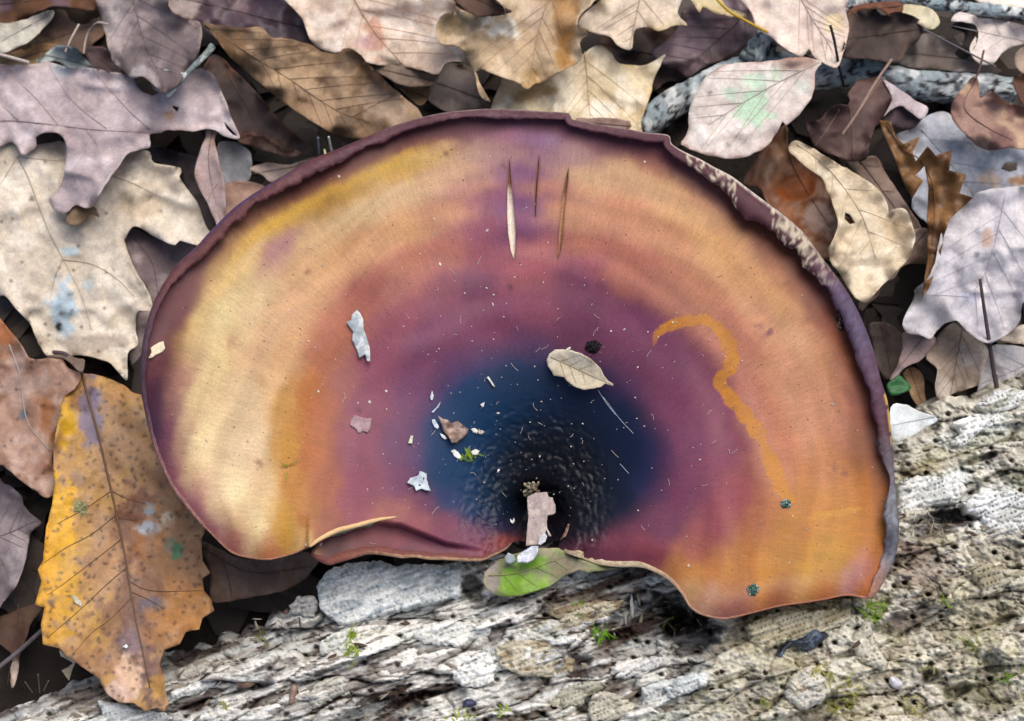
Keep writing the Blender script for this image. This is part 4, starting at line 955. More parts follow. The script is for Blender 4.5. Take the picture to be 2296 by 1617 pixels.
leaf('dead_leaf', 'brown leaf with a torn lower edge over the black hollow', R5([(1180,430),(1230,380),(1350,170),(1395,80),(1480,-20),(1640,-60),(1635,150),(1540,165),(1470,190),(1420,260),(1340,290),(1320,370),(1250,430),(1205,480)]), 1.95, [(152,128,114),(124,104,96),(172,148,136)], ecurl=.25, veins=3, edgecol=(200,186,176))
leaf('dead_leaf', 'pale blue grey drooping leaf with a dark stalk lying on it', R5([(1690,160),(1750,-100),(1900,-260),(2100,-330),(2350,-260),(2350,420),(2270,420),(2240,560),(2130,650),(2040,690),(1950,650),(1880,590),(1830,540),(1760,560),(1700,610),(1660,660),(1600,640),(1500,620),(1480,540),(1560,370),(1550,340),(1630,270)]), 2.1, [(198,198,208),(184,184,196),(210,208,214)], midrib=R5([(2150,-280),(2080,50),(1990,280),(1850,460)]), veins=4, vcol=(164,160,172), bump=.25, ecurl=.35, stains=[(R5([(1930,390)])[0] + ((24,18), (164,170,200), .7)), (R5([(2030,0)])[0] + ((14,24), (190,150,130), .7)), (R5([(1960,110)])[0] + ((10,8), (110,104,110), .8)), (R5([(2200,500)])[0] + ((30,40), (140,138,142), .6))])
leaf('dead_leaf', 'mauve grey leaf tip hanging behind the rolled rim', R5([(1480,615),(1600,625),(1690,655),(1660,740),(1600,800),(1500,845),(1440,910),(1390,930),(1440,830),(1470,740)]), 1.7, [(160,144,148),(140,122,122)], mr=1.5)
leaf('dead_leaf', 'dim grey brown leaf in the hollow by the rim', R5([(1260,560),(1380,560),(1480,640),(1470,760),(1440,850),(1380,930),(1320,850),(1280,700)]), 1.2, [(128,114,112),(102,90,88)])
leaf('dead_leaf', 'grey tan wrinkled leaf below the drooping blue grey leaf', R5([(1635,790),(1660,700),(1700,650),(1760,580),(1830,550),(1900,610),(1985,660),(2035,740),(2000,860),(1965,960),(1830,1010),(1720,1065),(1690,980),(1700,860)]), 1.6, [(190,178,168),(166,152,142),(200,194,190)], veins=4, vang=30, bump=.25, ecurl=.35)
leaf('dead_leaf', 'tan leaf strip beside the small green leaf', R5([(1480,880),(1560,850),(1610,900),(1620,1000),(1640,1110),(1600,1130),(1540,1050),(1510,960)]), 1.3, [(190,160,128),(160,128,104)])
leaf('green_leaf', 'small fresh green leaf peeping out beside the rim', R5([(1372,965),(1410,925),(1452,898),(1490,930),(1535,985),(1470,1015),(1400,1035)]), 1.9, [(36,120,62),(28,100,52)], midrib=R5([(1380,985),(1450,972),(1525,985)]), vcol=(120,190,130), mat=M_LEAFG, bump=.04, ecurl=.05, mr=1.5)
leaf('dead_leaf', 'flat pale grey leaf at the edge of the log under the dark stalk', R5([(1975,940),(2000,800),(2040,720),(2150,700),(2350,760),(2350,1010),(2200,1010),(2100,1030),(1975,1060)]), 1.35, [(198,200,210),(182,184,194)], veins=3, vcol=(160,160,172), holes=[R5([(1975,1000),(2030,985),(2035,1025),(1985,1030)])])
leaf('dead_leaf', 'white curled leaf scrap right of the dark stalk', R5([(2110,660),(2200,600),(2300,560),(2350,640),(2350,700),(2230,690)]), 1.75, [(222,212,204),(206,196,190)], mr=0, ecurl=.3)
leaf('dead_leaf', 'pale bluish leaf pinned between rim and log', R5([(1400,1110),(1480,1090),(1580,1130),(1710,1190),(1640,1240),(1540,1300),(1400,1330)]), 2.9, [(214,224,232),(200,210,218)], mr=1.4, vcol=(150,160,170), bump=.08)
# ---- left
_g = R1([(-90,965),(80,935),(150,960),(430,930),(620,980),(900,985),(985,1000),(1010,1070),(1185,1105),(1180,1160),(1212,1210),(1300,1340),(1342,1460),(1400,1570),(1330,1610),(1290,1612),(1180,1582),(1150,1610),(1050,1572),(925,1502),(870,1490),(825,1560)]) + R4([(818,0),(840,100),(900,230),(960,320),(1000,440),(1010,480),(905,480),(895,600),(905,700),(838,760),(835,930),(770,875),(705,810),(560,772),(420,772),(300,765),(230,640),(190,550),(100,460),(30,380),(-90,300)])
leaf('sycamore_leaf', 'big pale speckled leaf with a light blue patch and branching veins', _g, 1.4, [(214,206,194),(198,188,174),(224,218,208)], midrib=R1([(115,1030),(190,1180),(260,1370),(330,1540)]) + R4([(410,130),(540,390),(600,600)]),
     extra_veins=[R1([(115,1030),(290,1050),(440,1062)]), R1([(115,1030),(60,1120),(0,1215)]), R4([(410,140),(600,170),(760,260),(880,380)]), R4([(410,140),(360,260),(330,400)]), R1([(620,1120),(860,1200),(1060,1300)])], vcol=(142,122,108), vr=1.3, bump=.16, ecurl=.25,
     stains=[(R4([(410,480)])[0] + ((36,78), (172,196,216), .95)), (R4([(470,90)])[0] + ((22,12), (176,200,216), .9)), (R4([(580,310)])[0] + ((14,14), (190,206,214), .8)), (R4([(380,590)])[0] + ((11,15), (34,34,40), 1.0)), (R1([(210,1310)])[0] + ((12,10), (120,114,110), .9)), (R1([(560,1420)])[0] + ((44,26), (176,150,112), .7)), (R4([(600,700)])[0] + ((120,28), (150,136,124), .7)), (R1([(950,1350)])[0] + ((70,36), (206,188,160), .6))], spots=.05)
leaf('dead_leaf', 'small brown curled lobe lying on the speckled leaf', R1([(440,1400),(465,1350),(500,1342),(560,1365),(620,1360),(650,1425),(600,1400),(560,1440),(500,1480),(440,1470)]), 1.75, [(150,128,104),(128,104,82)], mr=0)
leaf('dead_leaf', 'mauve leaf showing through the notch of the speckled leaf', R4([(800,-60),(900,-60),(1000,-10),(1180,0),(1345,40),(1230,180),(1050,440),(1000,440),(955,320),(870,200)]), .95, [(150,136,142),(126,112,120),(164,152,158)], midrib=R4([(880,0),(1000,160),(1040,380)]))
leaf('dead_leaf', 'pale lilac leaf wedged under the left rim', R4([(893,505),(940,478),(1030,480),(980,620),(945,800),(930,930),(880,860),(848,770),(893,700)]), 1.05, [(190,176,176),(168,154,156)], mr=0)
leaf('dead_leaf', 'slender pinkish leaf pointing at the upper left rim', R1([(1365,850),(1428,860),(1412,920),(1432,1020),(1455,1120),(1482,1250),(1478,1420),(1432,1485),(1370,1350),(1308,1230),(1278,1130),(1308,1010),(1348,900)]), 2.0, [(184,166,168),(166,148,152)], midrib=R1([(1395,860),(1370,1050),(1400,1250),(1450,1450)]), extra_veins=[R1([(1432,1208),(1390,1265),(1368,1320)])], fold=.3, bump=.08, edgecol=(150,112,76))
leaf('dead_leaf', 'light blue grey leaf between slender leaf and upper left rim', R1([(1425,965),(1540,935),(1645,1000),(1650,1150),(1605,1200),(1470,1240)]), 1.1, [(186,190,200),(166,168,176)], mr=0)
leaf('dead_leaf', 'pink brown leaf scrap against the upper left rim', R1([(1465,1230),(1600,1190),(1740,1230),(1660,1330),(1560,1420),(1480,1440)]), 1.4, [(180,150,138),(150,122,112)], mr=0)
leaf('dead_leaf', 'pointed pale taupe leaf in the black gap above the rim', R1([(1640,1112),(1750,1070),(1900,1080),(2070,1035),(1990,1110),(1810,1200),(1720,1150)]), 1.5, [(186,172,168),(160,146,142)], curl=.2)
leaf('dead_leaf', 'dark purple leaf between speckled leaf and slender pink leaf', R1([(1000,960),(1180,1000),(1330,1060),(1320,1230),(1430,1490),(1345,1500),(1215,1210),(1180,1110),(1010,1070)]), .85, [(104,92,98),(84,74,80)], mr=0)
leaf('dead_leaf', 'rusty torn leaf edge below the dark leaf with reddish stalk', R1([(1560,920),(1700,890),(1760,900),(1850,960),(1990,1000),(1890,1035),(1800,1010),(1700,980)]), 1.75, [(112,82,68),(84,62,54)], mr=0, ecurl=.3)
# ---- lower left
_aj = R4([(540,892),(620,890),(740,930),(840,980),(870,1010),(930,1030),(990,1200),(1030,1350),(1080,1480),(1150,1600)]) + R6([(1150,20),(1250,130),(1330,260),(1350,350),(1322,430),(1330,560),(1382,640),(1330,680),(1340,760),(1390,820),(1407,892),(1330,940),(1308,1012),(1220,1030),(1182,1110),(1080,1150),(1050,1240),(1082,1330),(1087,1420),(1107,1500),(1078,1556),(1030,1530),(950,1552),(880,1500),(780,1492),(700,1440),(650,1340),(580,1290),(510,1240),(440,1190),(390,1140),(280,1112),(270,980),(292,870),(228,852),(272,700),(248,622),(282,560),(302,350),(340,200),(360,60)]) + R4([(350,1480),(352,1350),(382,1200),(402,1080),(450,1010),(500,980),(522,920)])
_ajm = R4([(540,895),(570,1010),(640,1270),(690,1480)]) + R6([(722,60),(762,240),(812,480),(852,720),(892,950),(942,1180),(985,1400)])
_ajl, _ajz = leaf('chestnut_leaf', 'yellow and brown toothed leaf with dark midrib resting on the log', _aj, 2.45, keepz=True, cols=[(176,138,100),(190,148,84),(156,124,100)], midrib=_ajm, tilt=(0.0, .21), bump=.07, ecurl=.10, mat=M_LEAFG, mr=4.2, vcol=(44,40,50), spots=.42, step=6.0, rough=1.2,
     extra_veins=[R6(q) for q in ([(722,110),(560,220),(375,320)],[(765,260),(600,390),(430,480),(270,590)],[(800,420),(620,560),(450,690),(310,790)],[(830,610),(700,720),(520,890),(310,1070)],[(870,800),(720,950),(600,1040),(480,1180)],[(740,110),(850,160),(960,190)],[(770,280),(900,300)],[(870,770),(980,820),(1080,880)],[(850,700),(1000,760),(1330,760)])], vr=1.2,
     stains=[(R6([(360,520)])[0] + ((70,230), (214,164,44), .75)), (R6([(1080,480)])[0] + ((110,230), (142,106,78), .85)), (R4([(760,1200)])[0] + ((60,130), (156,122,88), .7)), (R4([(440,1200)])[0] + ((24,80), (214,168,32), .95)), (R4([(500,1080)])[0] + ((30,26), (120,80,50), .7)), (R6([(400,230)])[0] + ((40,120), (222,170,40), .9)), (R6([(330,560)])[0] + ((30,120), (218,164,44), .85)), (R6([(300,950)])[0] + ((30,60), (210,156,60), .8)),
             (R4([(600,1150)])[0] + ((30,90), (116,108,136), .9)), (R4([(560,1060)])[0] + ((16,40), (96,80,96), .7)), (R6([(900,330)])[0] + ((66,110), (118,78,58), .95)), (R6([(920,560)])[0] + ((50,50), (150,104,70), .6)), (R6([(1000,420)])[0] + ((60,60), (186,124,56), .5)),
             (R6([(870,880)])[0] + ((34,130), (88,72,84), .95)), (R6([(940,1130)])[0] + ((44,150), (80,64,80), 1.0)), (R6([(990,350)])[0] + ((36,20), (186,196,206), 1.0)), (R6([(985,225)])[0] + ((24,16), (150,164,178), 1.0)), (R6([(1100,290)])[0] + ((20,24), (206,196,176), 1.0)), (R6([(700,650)])[0] + ((60,120), (176,138,106), .6)), (R6([(1150,700)])[0] + ((100,190), (148,112,82), .85)), (R6([(900,1000)])[0] + ((110,150), (128,94,76), .75)), (R6([(640,1250)])[0] + ((60,60), (150,112,84), .7)), (R6([(1200,900)])[0] + ((70,80), (176,124,66), .7)), (R6([(860,1090)])[0] + ((34,40), (112,92,104), .7)), (R6([(990,850)])[0] + ((46,24), (92,90,106), .8)), (R6([(1080,1000)])[0] + ((60,60), (168,120,70), .7)),
             (R6([(850,1340)])[0] + ((40,60), (216,182,156), .9)), (R6([(760,1420)])[0] + ((34,30), (206,178,168), .8)), (R6([(1160,500)])[0] + ((18,28), (40,120,84), .85)), (R6([(1110,460)])[0] + ((16,26), (120,120,104), .8)), (R4([(800,1030)])[0] + ((40,30), (190,140,84), .7)), (R6([(340,830)])[0] + ((10,10), (120,100,92), .9))])
leaf('dead_leaf', 'pinkish brown leaf with grey midrib left of the yellow leaf', R4([(-90,520),(60,600),(140,700),(200,790),(300,790),(380,760),(450,850),(535,892),(500,980),(420,1050),(385,1200),(352,1400),(352,1500),(480,1520),(420,1590),(330,1700),(260,1680),(100,1560),(30,1500),(-90,1370)]), 1.75, [(176,142,126),(154,118,98),(188,162,152)], midrib=R4([(60,700),(130,900),(180,1200),(330,1400)]), vcol=(176,178,180), mr=2.6, spots=.10, mat=M_LEAFG, stains=[(R4([(30,640)])[0] + ((40,50), (158,96,48), .85)), (R4([(310,1180)])[0] + ((24,70), (150,96,52), .8)), (R4([(150,1160)])[0] + ((12,12), (92,106,118), .9)), (R4([(300,1530)])[0] + ((60,30), (150,104,84), .6))], tilt=(.1, .05))
leaf('dead_leaf', 'thin dark leaf stub joining speckled and yellow leaves', R4([(300,770),(420,765),(520,790),(560,800),(545,880),(500,860),(430,800)]), 1.95, [(140,122,112),(112,96,92)], mr=0)
leaf('dead_leaf', 'shaded grey leaf below the pinkish brown leaf', R6([(-90,0),(30,55),(75,72),(145,140),(150,190),(215,265),(275,312),(205,372),(190,450),(130,680),(40,810),(-90,900)]), 1.25, [(148,138,146),(120,110,118),(168,158,164)], midrib=R6([(-80,420),(60,380),(230,300)]), veins=3, vcol=(100,90,96), extra_veins=[R6([(0,540),(50,660),(60,780)])])
leaf('dead_leaf', 'brown leaf ending in a pale dangling point', R6([(-90,970),(80,900),(230,850),(275,880),(212,960),(172,1070),(132,1190),(112,1340),(78,1402),(68,1310),(80,1190),(20,1130),(-90,1050)]), 1.05, [(124,96,80),(104,78,66)], stains=[(R6([(95,1290)])[0] + ((14,50), (204,194,190), .95))], mr=1.4, bump=.1, step=5)
leaf('dead_leaf', 'white curled flake under the yellow leaf edge', R6([(388,1150),(430,1182),(492,1205),(500,1225),(480,1265),(452,1352),(405,1285),(450,1262),(480,1235),(400,1190)]), 1.6, [(222,220,206),(190,176,150)], mr=0, step=4, rough=.6)
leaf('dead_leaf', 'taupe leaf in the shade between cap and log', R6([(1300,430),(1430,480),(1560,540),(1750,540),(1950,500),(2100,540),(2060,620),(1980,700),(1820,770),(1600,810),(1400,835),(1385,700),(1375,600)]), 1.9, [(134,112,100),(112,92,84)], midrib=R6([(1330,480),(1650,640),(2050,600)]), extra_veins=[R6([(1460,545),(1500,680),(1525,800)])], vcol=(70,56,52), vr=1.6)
# ---- between the cap and the log
leaf('fresh_leaf', 'half green half grey leaf tucked under the cap by the stem', R7([(1000,600),(960,640),(950,700),(975,750),(1020,785),(1090,802),(1180,795),(1290,765),(1400,725),(1490,660),(1580,622),(1640,640),(1700,632),(1840,615),(1700,590),(1560,545),(1450,480),(1300,480),(1150,520),(1050,560)]), 3.55, keepz=True, cols=[(124,142,84),(128,130,100),(112,148,60)], midrib=R7([(990,660),(1150,650),(1300,605),(1480,540)]), veins=3, vcol=(150,150,96), mat=M_LEAFG, bump=.05, ecurl=.06, curl=-.1, tilt=(.02, .12), step=5, rough=.8,
     stains=[(R7([(1200,700)])[0] + ((104,44), (112,156,32), 1.0)), (R7([(1330,590)])[0] + ((84,26), (104,150,34), 1.0)), (R7([(1010,690)])[0] + ((24,50), (132,120,124), .9)), (R7([(1480,600)])[0] + ((50,34), (118,100,88), .8))], edgecol=(196,180,150))

# ------------------------------------------------------------------ branches and stalks
def stick(name, label, pts, z, r, col, cat, mat=None, wob=.12, sides=14, group=None, mott=None, seed=3, taper=1.0, parent=None):
    """pts in plan units, z per point (cm), r radius in plan units"""
    z = [0.35 + (q_ - .8) * 1.45 for q_ in (z if hasattr(z, '__len__') else [z] * len(pts))]
    p = np.asarray([(a_[0], a_[1], zz) for a_, zz in zip(pts, z if hasattr(z, '__len__') else [z] * len(pts))], float)
    q = smooth_line(p, max(2.5, r * .2))
    w = P(q[:, 0], q[:, 1], q[:, 2])
    rr = np.linspace(1, taper, len(w)) * r * CM * .0105
    V_, F_ = tube(w, rr, sides, True, wob, seed)
    c1 = lin(col)
    k = np.arange(len(V_))
    n1 = fbm(V_[:, 0] * 260, V_[:, 1] * 260 + V_[:, 2] * 300, seed, 4)
    c = np.tile(c1, (len(V_), 1)) * (.75 + .5 * n1)[:, None]
    for (cc_, lo, hi, sc_, sd_) in (mott or ()):
        m_ = sstep(lo, hi, fbm(V_[:, 0] * sc_, V_[:, 1] * sc_ + V_[:, 2] * sc_ * 1.3, sd_, 4))[:, None]
        c = c * (1 - m_) + lin(cc_) * m_
    return make(name, V_, F_, mat or M_BARK, parent, col=c, label=label, cat=cat, group=group)

LICH = [((104, 108, 112), .48, .58, 420, 5), ((224, 230, 230), .50, .58, 340, 9), ((164, 180, 186), .50, .60, 200, 21), ((52, 50, 54), .58, .66, 620, 13)]
stick('fallen_branch', 'thick branch crusted with pale blue grey lichen', R3([(-260,850),(-60,700),(120,600),(330,500),(600,430),(870,490),(1100,480),(1350,520),(1650,570),(1850,575),(2080,590),(2190,610)]), [1.3,1.4,1.5,1.5,1.5,1.5,1.5,1.5,1.45,1.4,1.35,1.3], 37, (166,174,178), 'branch', mott=LICH, sides=48, wob=.14)
stick('fallen_branch', 'lichened branch stub showing between pale pink and mint leaves', R3([(470,420),(540,320),(590,240)]), 1.75, 30, (170,186,186), 'branch', mott=LICH, sides=40, wob=.3, seed=8)
stick('fallen_branch', 'thin lichened branch running along the upper leaves', R3([(1060,60),(1200,10),(1400,-5),(1650,20),(1880,50),(2100,75),(2350,110)]), [1.6,1.7,1.75,1.8,1.8,1.75,1.7], 16, (150,162,168), 'branch', mott=LICH, sides=28, wob=.2, seed=11)
stick('grey_twig', 'grey green lichened twig lying on the mauve oak leaf', R1([(1400,300),(1350,360),(1290,420),(1225,490),(1160,570),(1100,635)]), [2.6,2.6,2.6,2.55,2.5,2.4], 8.5, (140,152,150), 'twig', mott=LICH[1:2], taper=.45, seed=14, wob=.3)
stick('grey_twig', 'short side spur of the grey green twig', R1([(1225,492),(1150,478),(1075,458)]), [2.55,2.5,2.5], 4, (190,204,208), 'twig', taper=.4, seed=15)
stick('leaf_stalk', 'straight black stalk standing against the lichened branch', R3([(1000,165),(1025,260),(1055,420),(1090,570)]), [3.0,2.9,2.6,2.0], 3.4, (44,38,40), 'stalk', mat=M_VEIN, sides=7)
stick('leaf_stalk', 'long pale stalk of the dark maroon leaf', R3([(1405,390),(1300,540),(1180,740),(1080,885)]), [2.9,2.8,2.65,2.45], 3.4, (168,140,124), 'stalk', mat=M_VEIN, sides=7)
stick('leaf_stalk', 'dark stalk lying down the drooping blue grey leaf to the log', R5([(1985,270),(2010,450),(2045,680),(2070,850),(2095,985)]), [2.55,2.5,2.4,2.2,2.1], 3.4, (66,54,60), 'stalk', mat=M_VEIN, sides=7, taper=1.6)
stick('leaf_stalk', 'bright yellow stalk touching the pale pink leaf', R3([(230,-30),(330,70),(440,135),(590,212)]), [2.5,2.6,2.7,2.8], 3.6, (204,168,60), 'stalk', mat=M_VEIN, sides=7)
stick('leaf_stalk', 'pale straight stalk over the dull brown leaf', R1([(520,160),(470,250),(428,345)]), [1.8,1.8,1.8], 2.8, (184,170,160), 'stalk', mat=M_VEIN, sides=7)
stick('leaf_stalk', 'pale bent stalk hooking onto the tall taupe leaf', R1([(710,160),(640,150),(590,200),(562,270),(550,355)]), [2.3,2.3,2.0,1.9,1.9], 2.8, (176,160,152), 'stalk', mat=M_VEIN, sides=7)
stick('leaf_stalk', 'whitish stalk crossing from the folded strip to the oak leaf', R1([(-60,345),(60,375),(190,412)]), [2.0,2.0,2.1], 4.2, (196,182,172), 'stalk', mat=M_VEIN, sides=7)
stick('leaf_stalk', 'fine grey stem across the whitish lobed leaf', R3([(1610,190),(1800,290),(2090,440)]), [2.3,2.2,2.1], 2.4, (110,104,106), 'stalk', mat=M_VEIN, sides=6)
stick('leaf_stalk', 'short reddish stem by the curled pinkish leaf', R3([(2010,330),(1985,440),(1955,520)]), [2.7,2.6,2.5], 2.6, (116,86,80), 'stalk', mat=M_VEIN, sides=6)
stick('leaf_stalk', 'dark petiole of the yellow toothed leaf', R4([(350,748),(430,762),(490,820),(540,895)]), [1.9,1.95,1.9,1.8], 5, (84,70,74), 'stalk', mat=M_VEIN, sides=8)
for k_, (a_, lb) in enumerate((([(2090,905),(2098,1010)], 'thin grey grass stem left of two others above the rim'), ([(2140,1020),(2132,985)], 'shortest pale grass stem above the rim'), ([(2160,900),(2180,1000)], 'bright white grass stem above the rim'))):
    stick('grass_stem', lb, R1(a_ + [(a_[1][0] + 6, a_[1][1] + 60)]), [2.6, 2.2, 1.8], 2.6, ((120,124,140), (204,204,150), (206,210,200))[k_], 'stem', mat=M_VEIN, sides=6)
for a_, lb in (((250,1310,262,1430), 'upright hair thin stem in the dark gap by the log'), ((165,1360,215,1430), 'left leaning hair thin stem in the dark gap by the log'), ((320,1350,285,1420), 'right leaning hair thin stem in the dark gap by the log')):
    stick('thin_stem', lb, R6([(a_[0], a_[1]), ((a_[0] + a_[2]) / 2, (a_[1] + a_[3]) / 2), (a_[2], a_[3])]), [2.2, 1.9, 1.6], 1.3, (120,112,104), 'stem', mat=M_VEIN, sides=5)
stick('twig', 'straight grey twig in the dark gap left of the log', R6([(-40,1290),(120,1160),(300,1000)]), [1.3, 1.3, 1.2], 5, (112,104,108), 'twig', seed=19)

# ------------------------------------------------------------------ scraps lying on the cap
def scrap(name, label, outline, col, cat, lift=.04, th=.05, bow=.05, zf=None, mat=None, parent=None, group=None, step=4.0, rough=.8, col2=None, seed=1, holes=(), fib=None):
    b = densify(outline, step); k = np.arange(len(b))
    b = b + np.stack([(vn(k * .8, k * 0 + .5, seed + 40) - .5) * 2 * rough, (vn(k * .8, k * 0 + 5.5, seed + 41) - .5) * 2 * rough], 1)
    v, f = sheet2d(b, step, holes)
    x, y = v[:, 0], v[:, 1]; d = bdist(x, y, b)
    zb_ = (zf or capz1)(x, y)
    c0 = b.mean(0)
    zz = zb_ + lift + bow * (fbm(x / 26, y / 26, seed, 3) - .4) * 2 + bow * .8 * (np.hypot(x - c0[0], y - c0[1]) / 40)
    n = fbm(x / 9, y / 9, seed + 3, 3) if fib is None else fbm((x * fib[0] + y * fib[1]) / 26, (x * fib[1] - y * fib[0]) / 3.4, seed + 3, 3)
    if fib is not None: zz = zz + (n - .5) * th * .6
    c = lin(col) * (.7 + .6 * n)[:, None]
    if col2 is not None:
        m_ = sstep(.45, .6, fbm(x / 14, y / 14, seed + 7, 3))[:, None]; c = c * (1 - m_) + lin(col2) * m_
    nn_ = len(v); A_ = P(x, y, zz); B_ = A_ - np.array([0, 0, th * CM])
    be_ = boundary_edges(f)
    s_ = np.vstack([np.stack([be_[:, 0], be_[:, 0] + nn_, be_[:, 1] + nn_], 1), np.stack([be_[:, 0], be_[:, 1] + nn_, be_[:, 1]], 1)])
    return make(name, np.vstack([A_, B_]), np.vstack([f, f[:, ::-1] + nn_, s_]), mat or M_CHIP, parent, col=np.vstack([c, c * .8]), label=label, cat=cat, group=group)

ob, zz_ = leaf('small_leaf', 'small dry buff leaf with short stalk lying on the navy centre', Q6([(1197,440),(1215,400),(1260,368),(1310,364),(1380,372),(1450,395),(1530,440),(1590,500),(1620,560),(1650,598),(1692,620),(1688,636),(1630,618),(1600,640),(1540,655),(1470,664),(1400,640),(1350,600),(1325,570),(1250,560),(1235,530),(1205,490)]), 0.0, [(204,194,172),(186,174,152),(222,214,198)],
     midrib=Q6([(1225,420),(1400,500),(1550,570),(1685,628)]), veins=4, vcol=(130,116,96), bump=.03, ecurl=.05, step=4, rough=.8, mr=1.3, vr=.7, fold=.2, zf=lambda x, y: capz1(x, y) + .07)
scrap('pale_splinter', 'white splinter lying across the small dry buff leaf', Q6([(1296,430),(1345,360),(1372,346),(1376,358),(1320,425),(1302,442)]), (232,230,216), 'splinter', lift=.18, th=.06, bow=.0, step=3)
scrap('bark_flake', 'long ragged white bark flake on the mauve part of the cap', Q4([(1600,55),(1640,15),(1665,40),(1688,90),(1690,160),(1712,220),(1735,300),(1740,390),(1718,398),(1700,345),(1658,372),(1640,310),(1605,240),(1612,180),(1565,110),(1600,90)]), (216,220,220), 'flake', lift=.06, th=.06, bow=.06, col2=(170,180,186), seed=5, step=3.5)
scrap('bark_flake', 'flat pinkish grey flake with lobed edge on the mauve part', Q5([(350,225),(385,240),(440,250),(472,250),(465,320),(440,358),(410,345),(378,360),(360,335),(312,300),(322,260)]), (182,156,158), 'flake', lift=.03, th=.05, bow=.02, seed=6, step=3.5, col2=(164,136,140))
scrap('bark_flake', 'brown crumpled flake with a pointed tail on the blue part', Q5([(962,232),(1000,255),(1035,262),(1060,290),(1110,270),(1130,290),(1185,330),(1180,360),(1150,390),(1120,410),(1100,430),(1060,428),(1050,400),(1000,340),(985,290)]), (176,152,140), 'flake', lift=.06, th=.07, bow=.12, col2=(128,104,92), seed=7, step=3.5)
scrap('leaf_skeleton', 'white lacy leaf fragment on the blue part', Q5([(735,725),(760,690),(800,680),(820,670),(828,640),(850,645),(880,660),(878,700),(890,740),(910,785),(870,780),(840,770),(800,785),(785,750)]), (206,216,224), 'leaf fragment', lift=.05, th=.04, bow=.08, seed=8, step=3.2, holes=[Q5([(815,740),(835,738),(832,755)]), Q5([(850,690),(862,690),(858,712)])])
scrap('pale_flake', 'cream lens shaped flake on the left purple rim', Q4([(102,375),(125,330),(118,298),(180,258),(212,248),(224,300),(205,325),(150,352),(130,370)]), (232,220,188), 'flake', lift=.05, th=.05, bow=.04, seed=9, step=3.5)
for i, (pts, colr, lb) in enumerate((
    (Q5([(918,258),(940,258),(970,310),(962,328),(935,315),(918,280)]), (218,228,238), 'white chip beside the tail of the brown flake'),
    (Q5([(1205,330),(1235,322),(1258,340),(1250,362),(1222,352)]), (238,236,224), 'bright white grain right of the brown flake'),
    (Q5([(1252,345),(1285,336),(1305,350),(1285,368),(1260,364)]), (206,200,190), 'greyish grain next to the bright white grain'),
    (Q5([(978,362),(1005,372),(1030,400),(1012,406),(988,388)]), (232,234,234), 'white sliver under the brown flake'),
    (Q5([(1058,490),(1085,478),(1112,500),(1135,530),(1120,552),(1082,530)]), (240,240,236), 'white chip at the left of the moss sprig'),
    (Q5([(1205,495),(1240,478),(1268,490),(1255,520),(1218,520)]), (236,234,226), 'white chip at the right of the moss sprig'),
    (Q5([(742,432),(760,378),(780,380),(770,440)]), (214,218,186), 'pale green stick fragment on the blue to mauve border'),
    (Q5([(905,90),(918,45),(930,80),(920,118),(908,112)]), (216,222,232), 'small hollow white husk on the blue part'),
    (Q5([(1275,148),(1305,132),(1300,165),(1288,168)]), (240,240,238), 'lone triangular white grain above the wrinkles'),
    (Q5([(915,205),(950,170),(980,128),(970,165),(925,210)]), (196,206,220), 'thin white splinter above the brown flake'),
    (Q6([(755,572),(770,566),(815,640),(805,640)]), (236,232,220), 'tapered cream splinter in the upper blue part'),
    (Q5([(1590,800),(1620,785),(1660,795),(1665,818),(1630,832),(1595,826)]), (226,214,190), 'blunt cream grain on the crumb heap at the stem'),
    (Q5([(1895,1095),(1918,1030),(1934,1030),(1925,1075),(1905,1120),(1860,1152)]), (156,124,112), 'pinkish brown splinter right of the stem strip'),
    (Q5([(1395,652),(1405,625),(1420,628),(1412,648)]), (238,240,240), 'tiny white grain left of the wrinkles'),
    (Q5([(1495,990),(1510,1005),(1525,985),(1530,1010),(1515,1030),(1498,1015)]), (222,222,224), 'white forked speck left of the stem strip'))):
    scrap('pale_chip', lb, pts, colr, 'chip', lift=.05, th=.06, bow=.03, seed=20 + i, step=3, rough=.4)
STRIP = Q5([(1622,830),(1680,800),(1740,795),(1765,795),(1778,830),(1808,835),(1830,900),(1832,945),(1805,962),(1770,965),(1765,1010),(1768,1060),(1800,1120),(1780,1115),(1762,1070),(1750,1110),(1700,1180),(1612,1190),(1618,1080),(1630,980),(1622,900)])
scrap('bark_strip', 'broad pale brown bark strip stuck in the stem hollow', STRIP, (180,164,162), 'bark strip', lift=.10, th=.10, bow=.03, col2=(200,188,178), seed=51, step=4, fib=(.08, 1), zf=lambda x, y: 3.18 + 0 * x + (y - 1160) * .001)
scrap('bark_strip', 'silvery white curl at the foot of the brown bark strip', Q5([(1700,1180),(1710,1130),(1745,1085),(1768,1120),(1755,1160),(1720,1185)]), (206,208,214), 'bark curl', lift=.24, th=.06, bow=.04, seed=52, zf=lambda x, y: 3.18 + 0 * x)
scrap('white_chip', 'shiny white wood chip under the cap notch', Q5([(1545,1270),(1600,1225),(1650,1195),(1705,1190),(1700,1240),(1670,1290),(1620,1315),(1550,1310)]), (226,230,238), 'chip', lift=.06, th=.14, bow=.10, seed=53, zf=lambda x, y: 3.95 + 0 * x, fib=(.8, -.5), col2=(196,204,218))
scrap('white_chip', 'grey translucent chip left of the shiny white one', Q5([(1455,1275),(1480,1240),(1520,1260),(1540,1300),(1500,1325),(1460,1310)]), (160,170,176), 'chip', lift=.05, th=.12, bow=.05, seed=54, zf=lambda x, y: 3.85 + 0 * x)
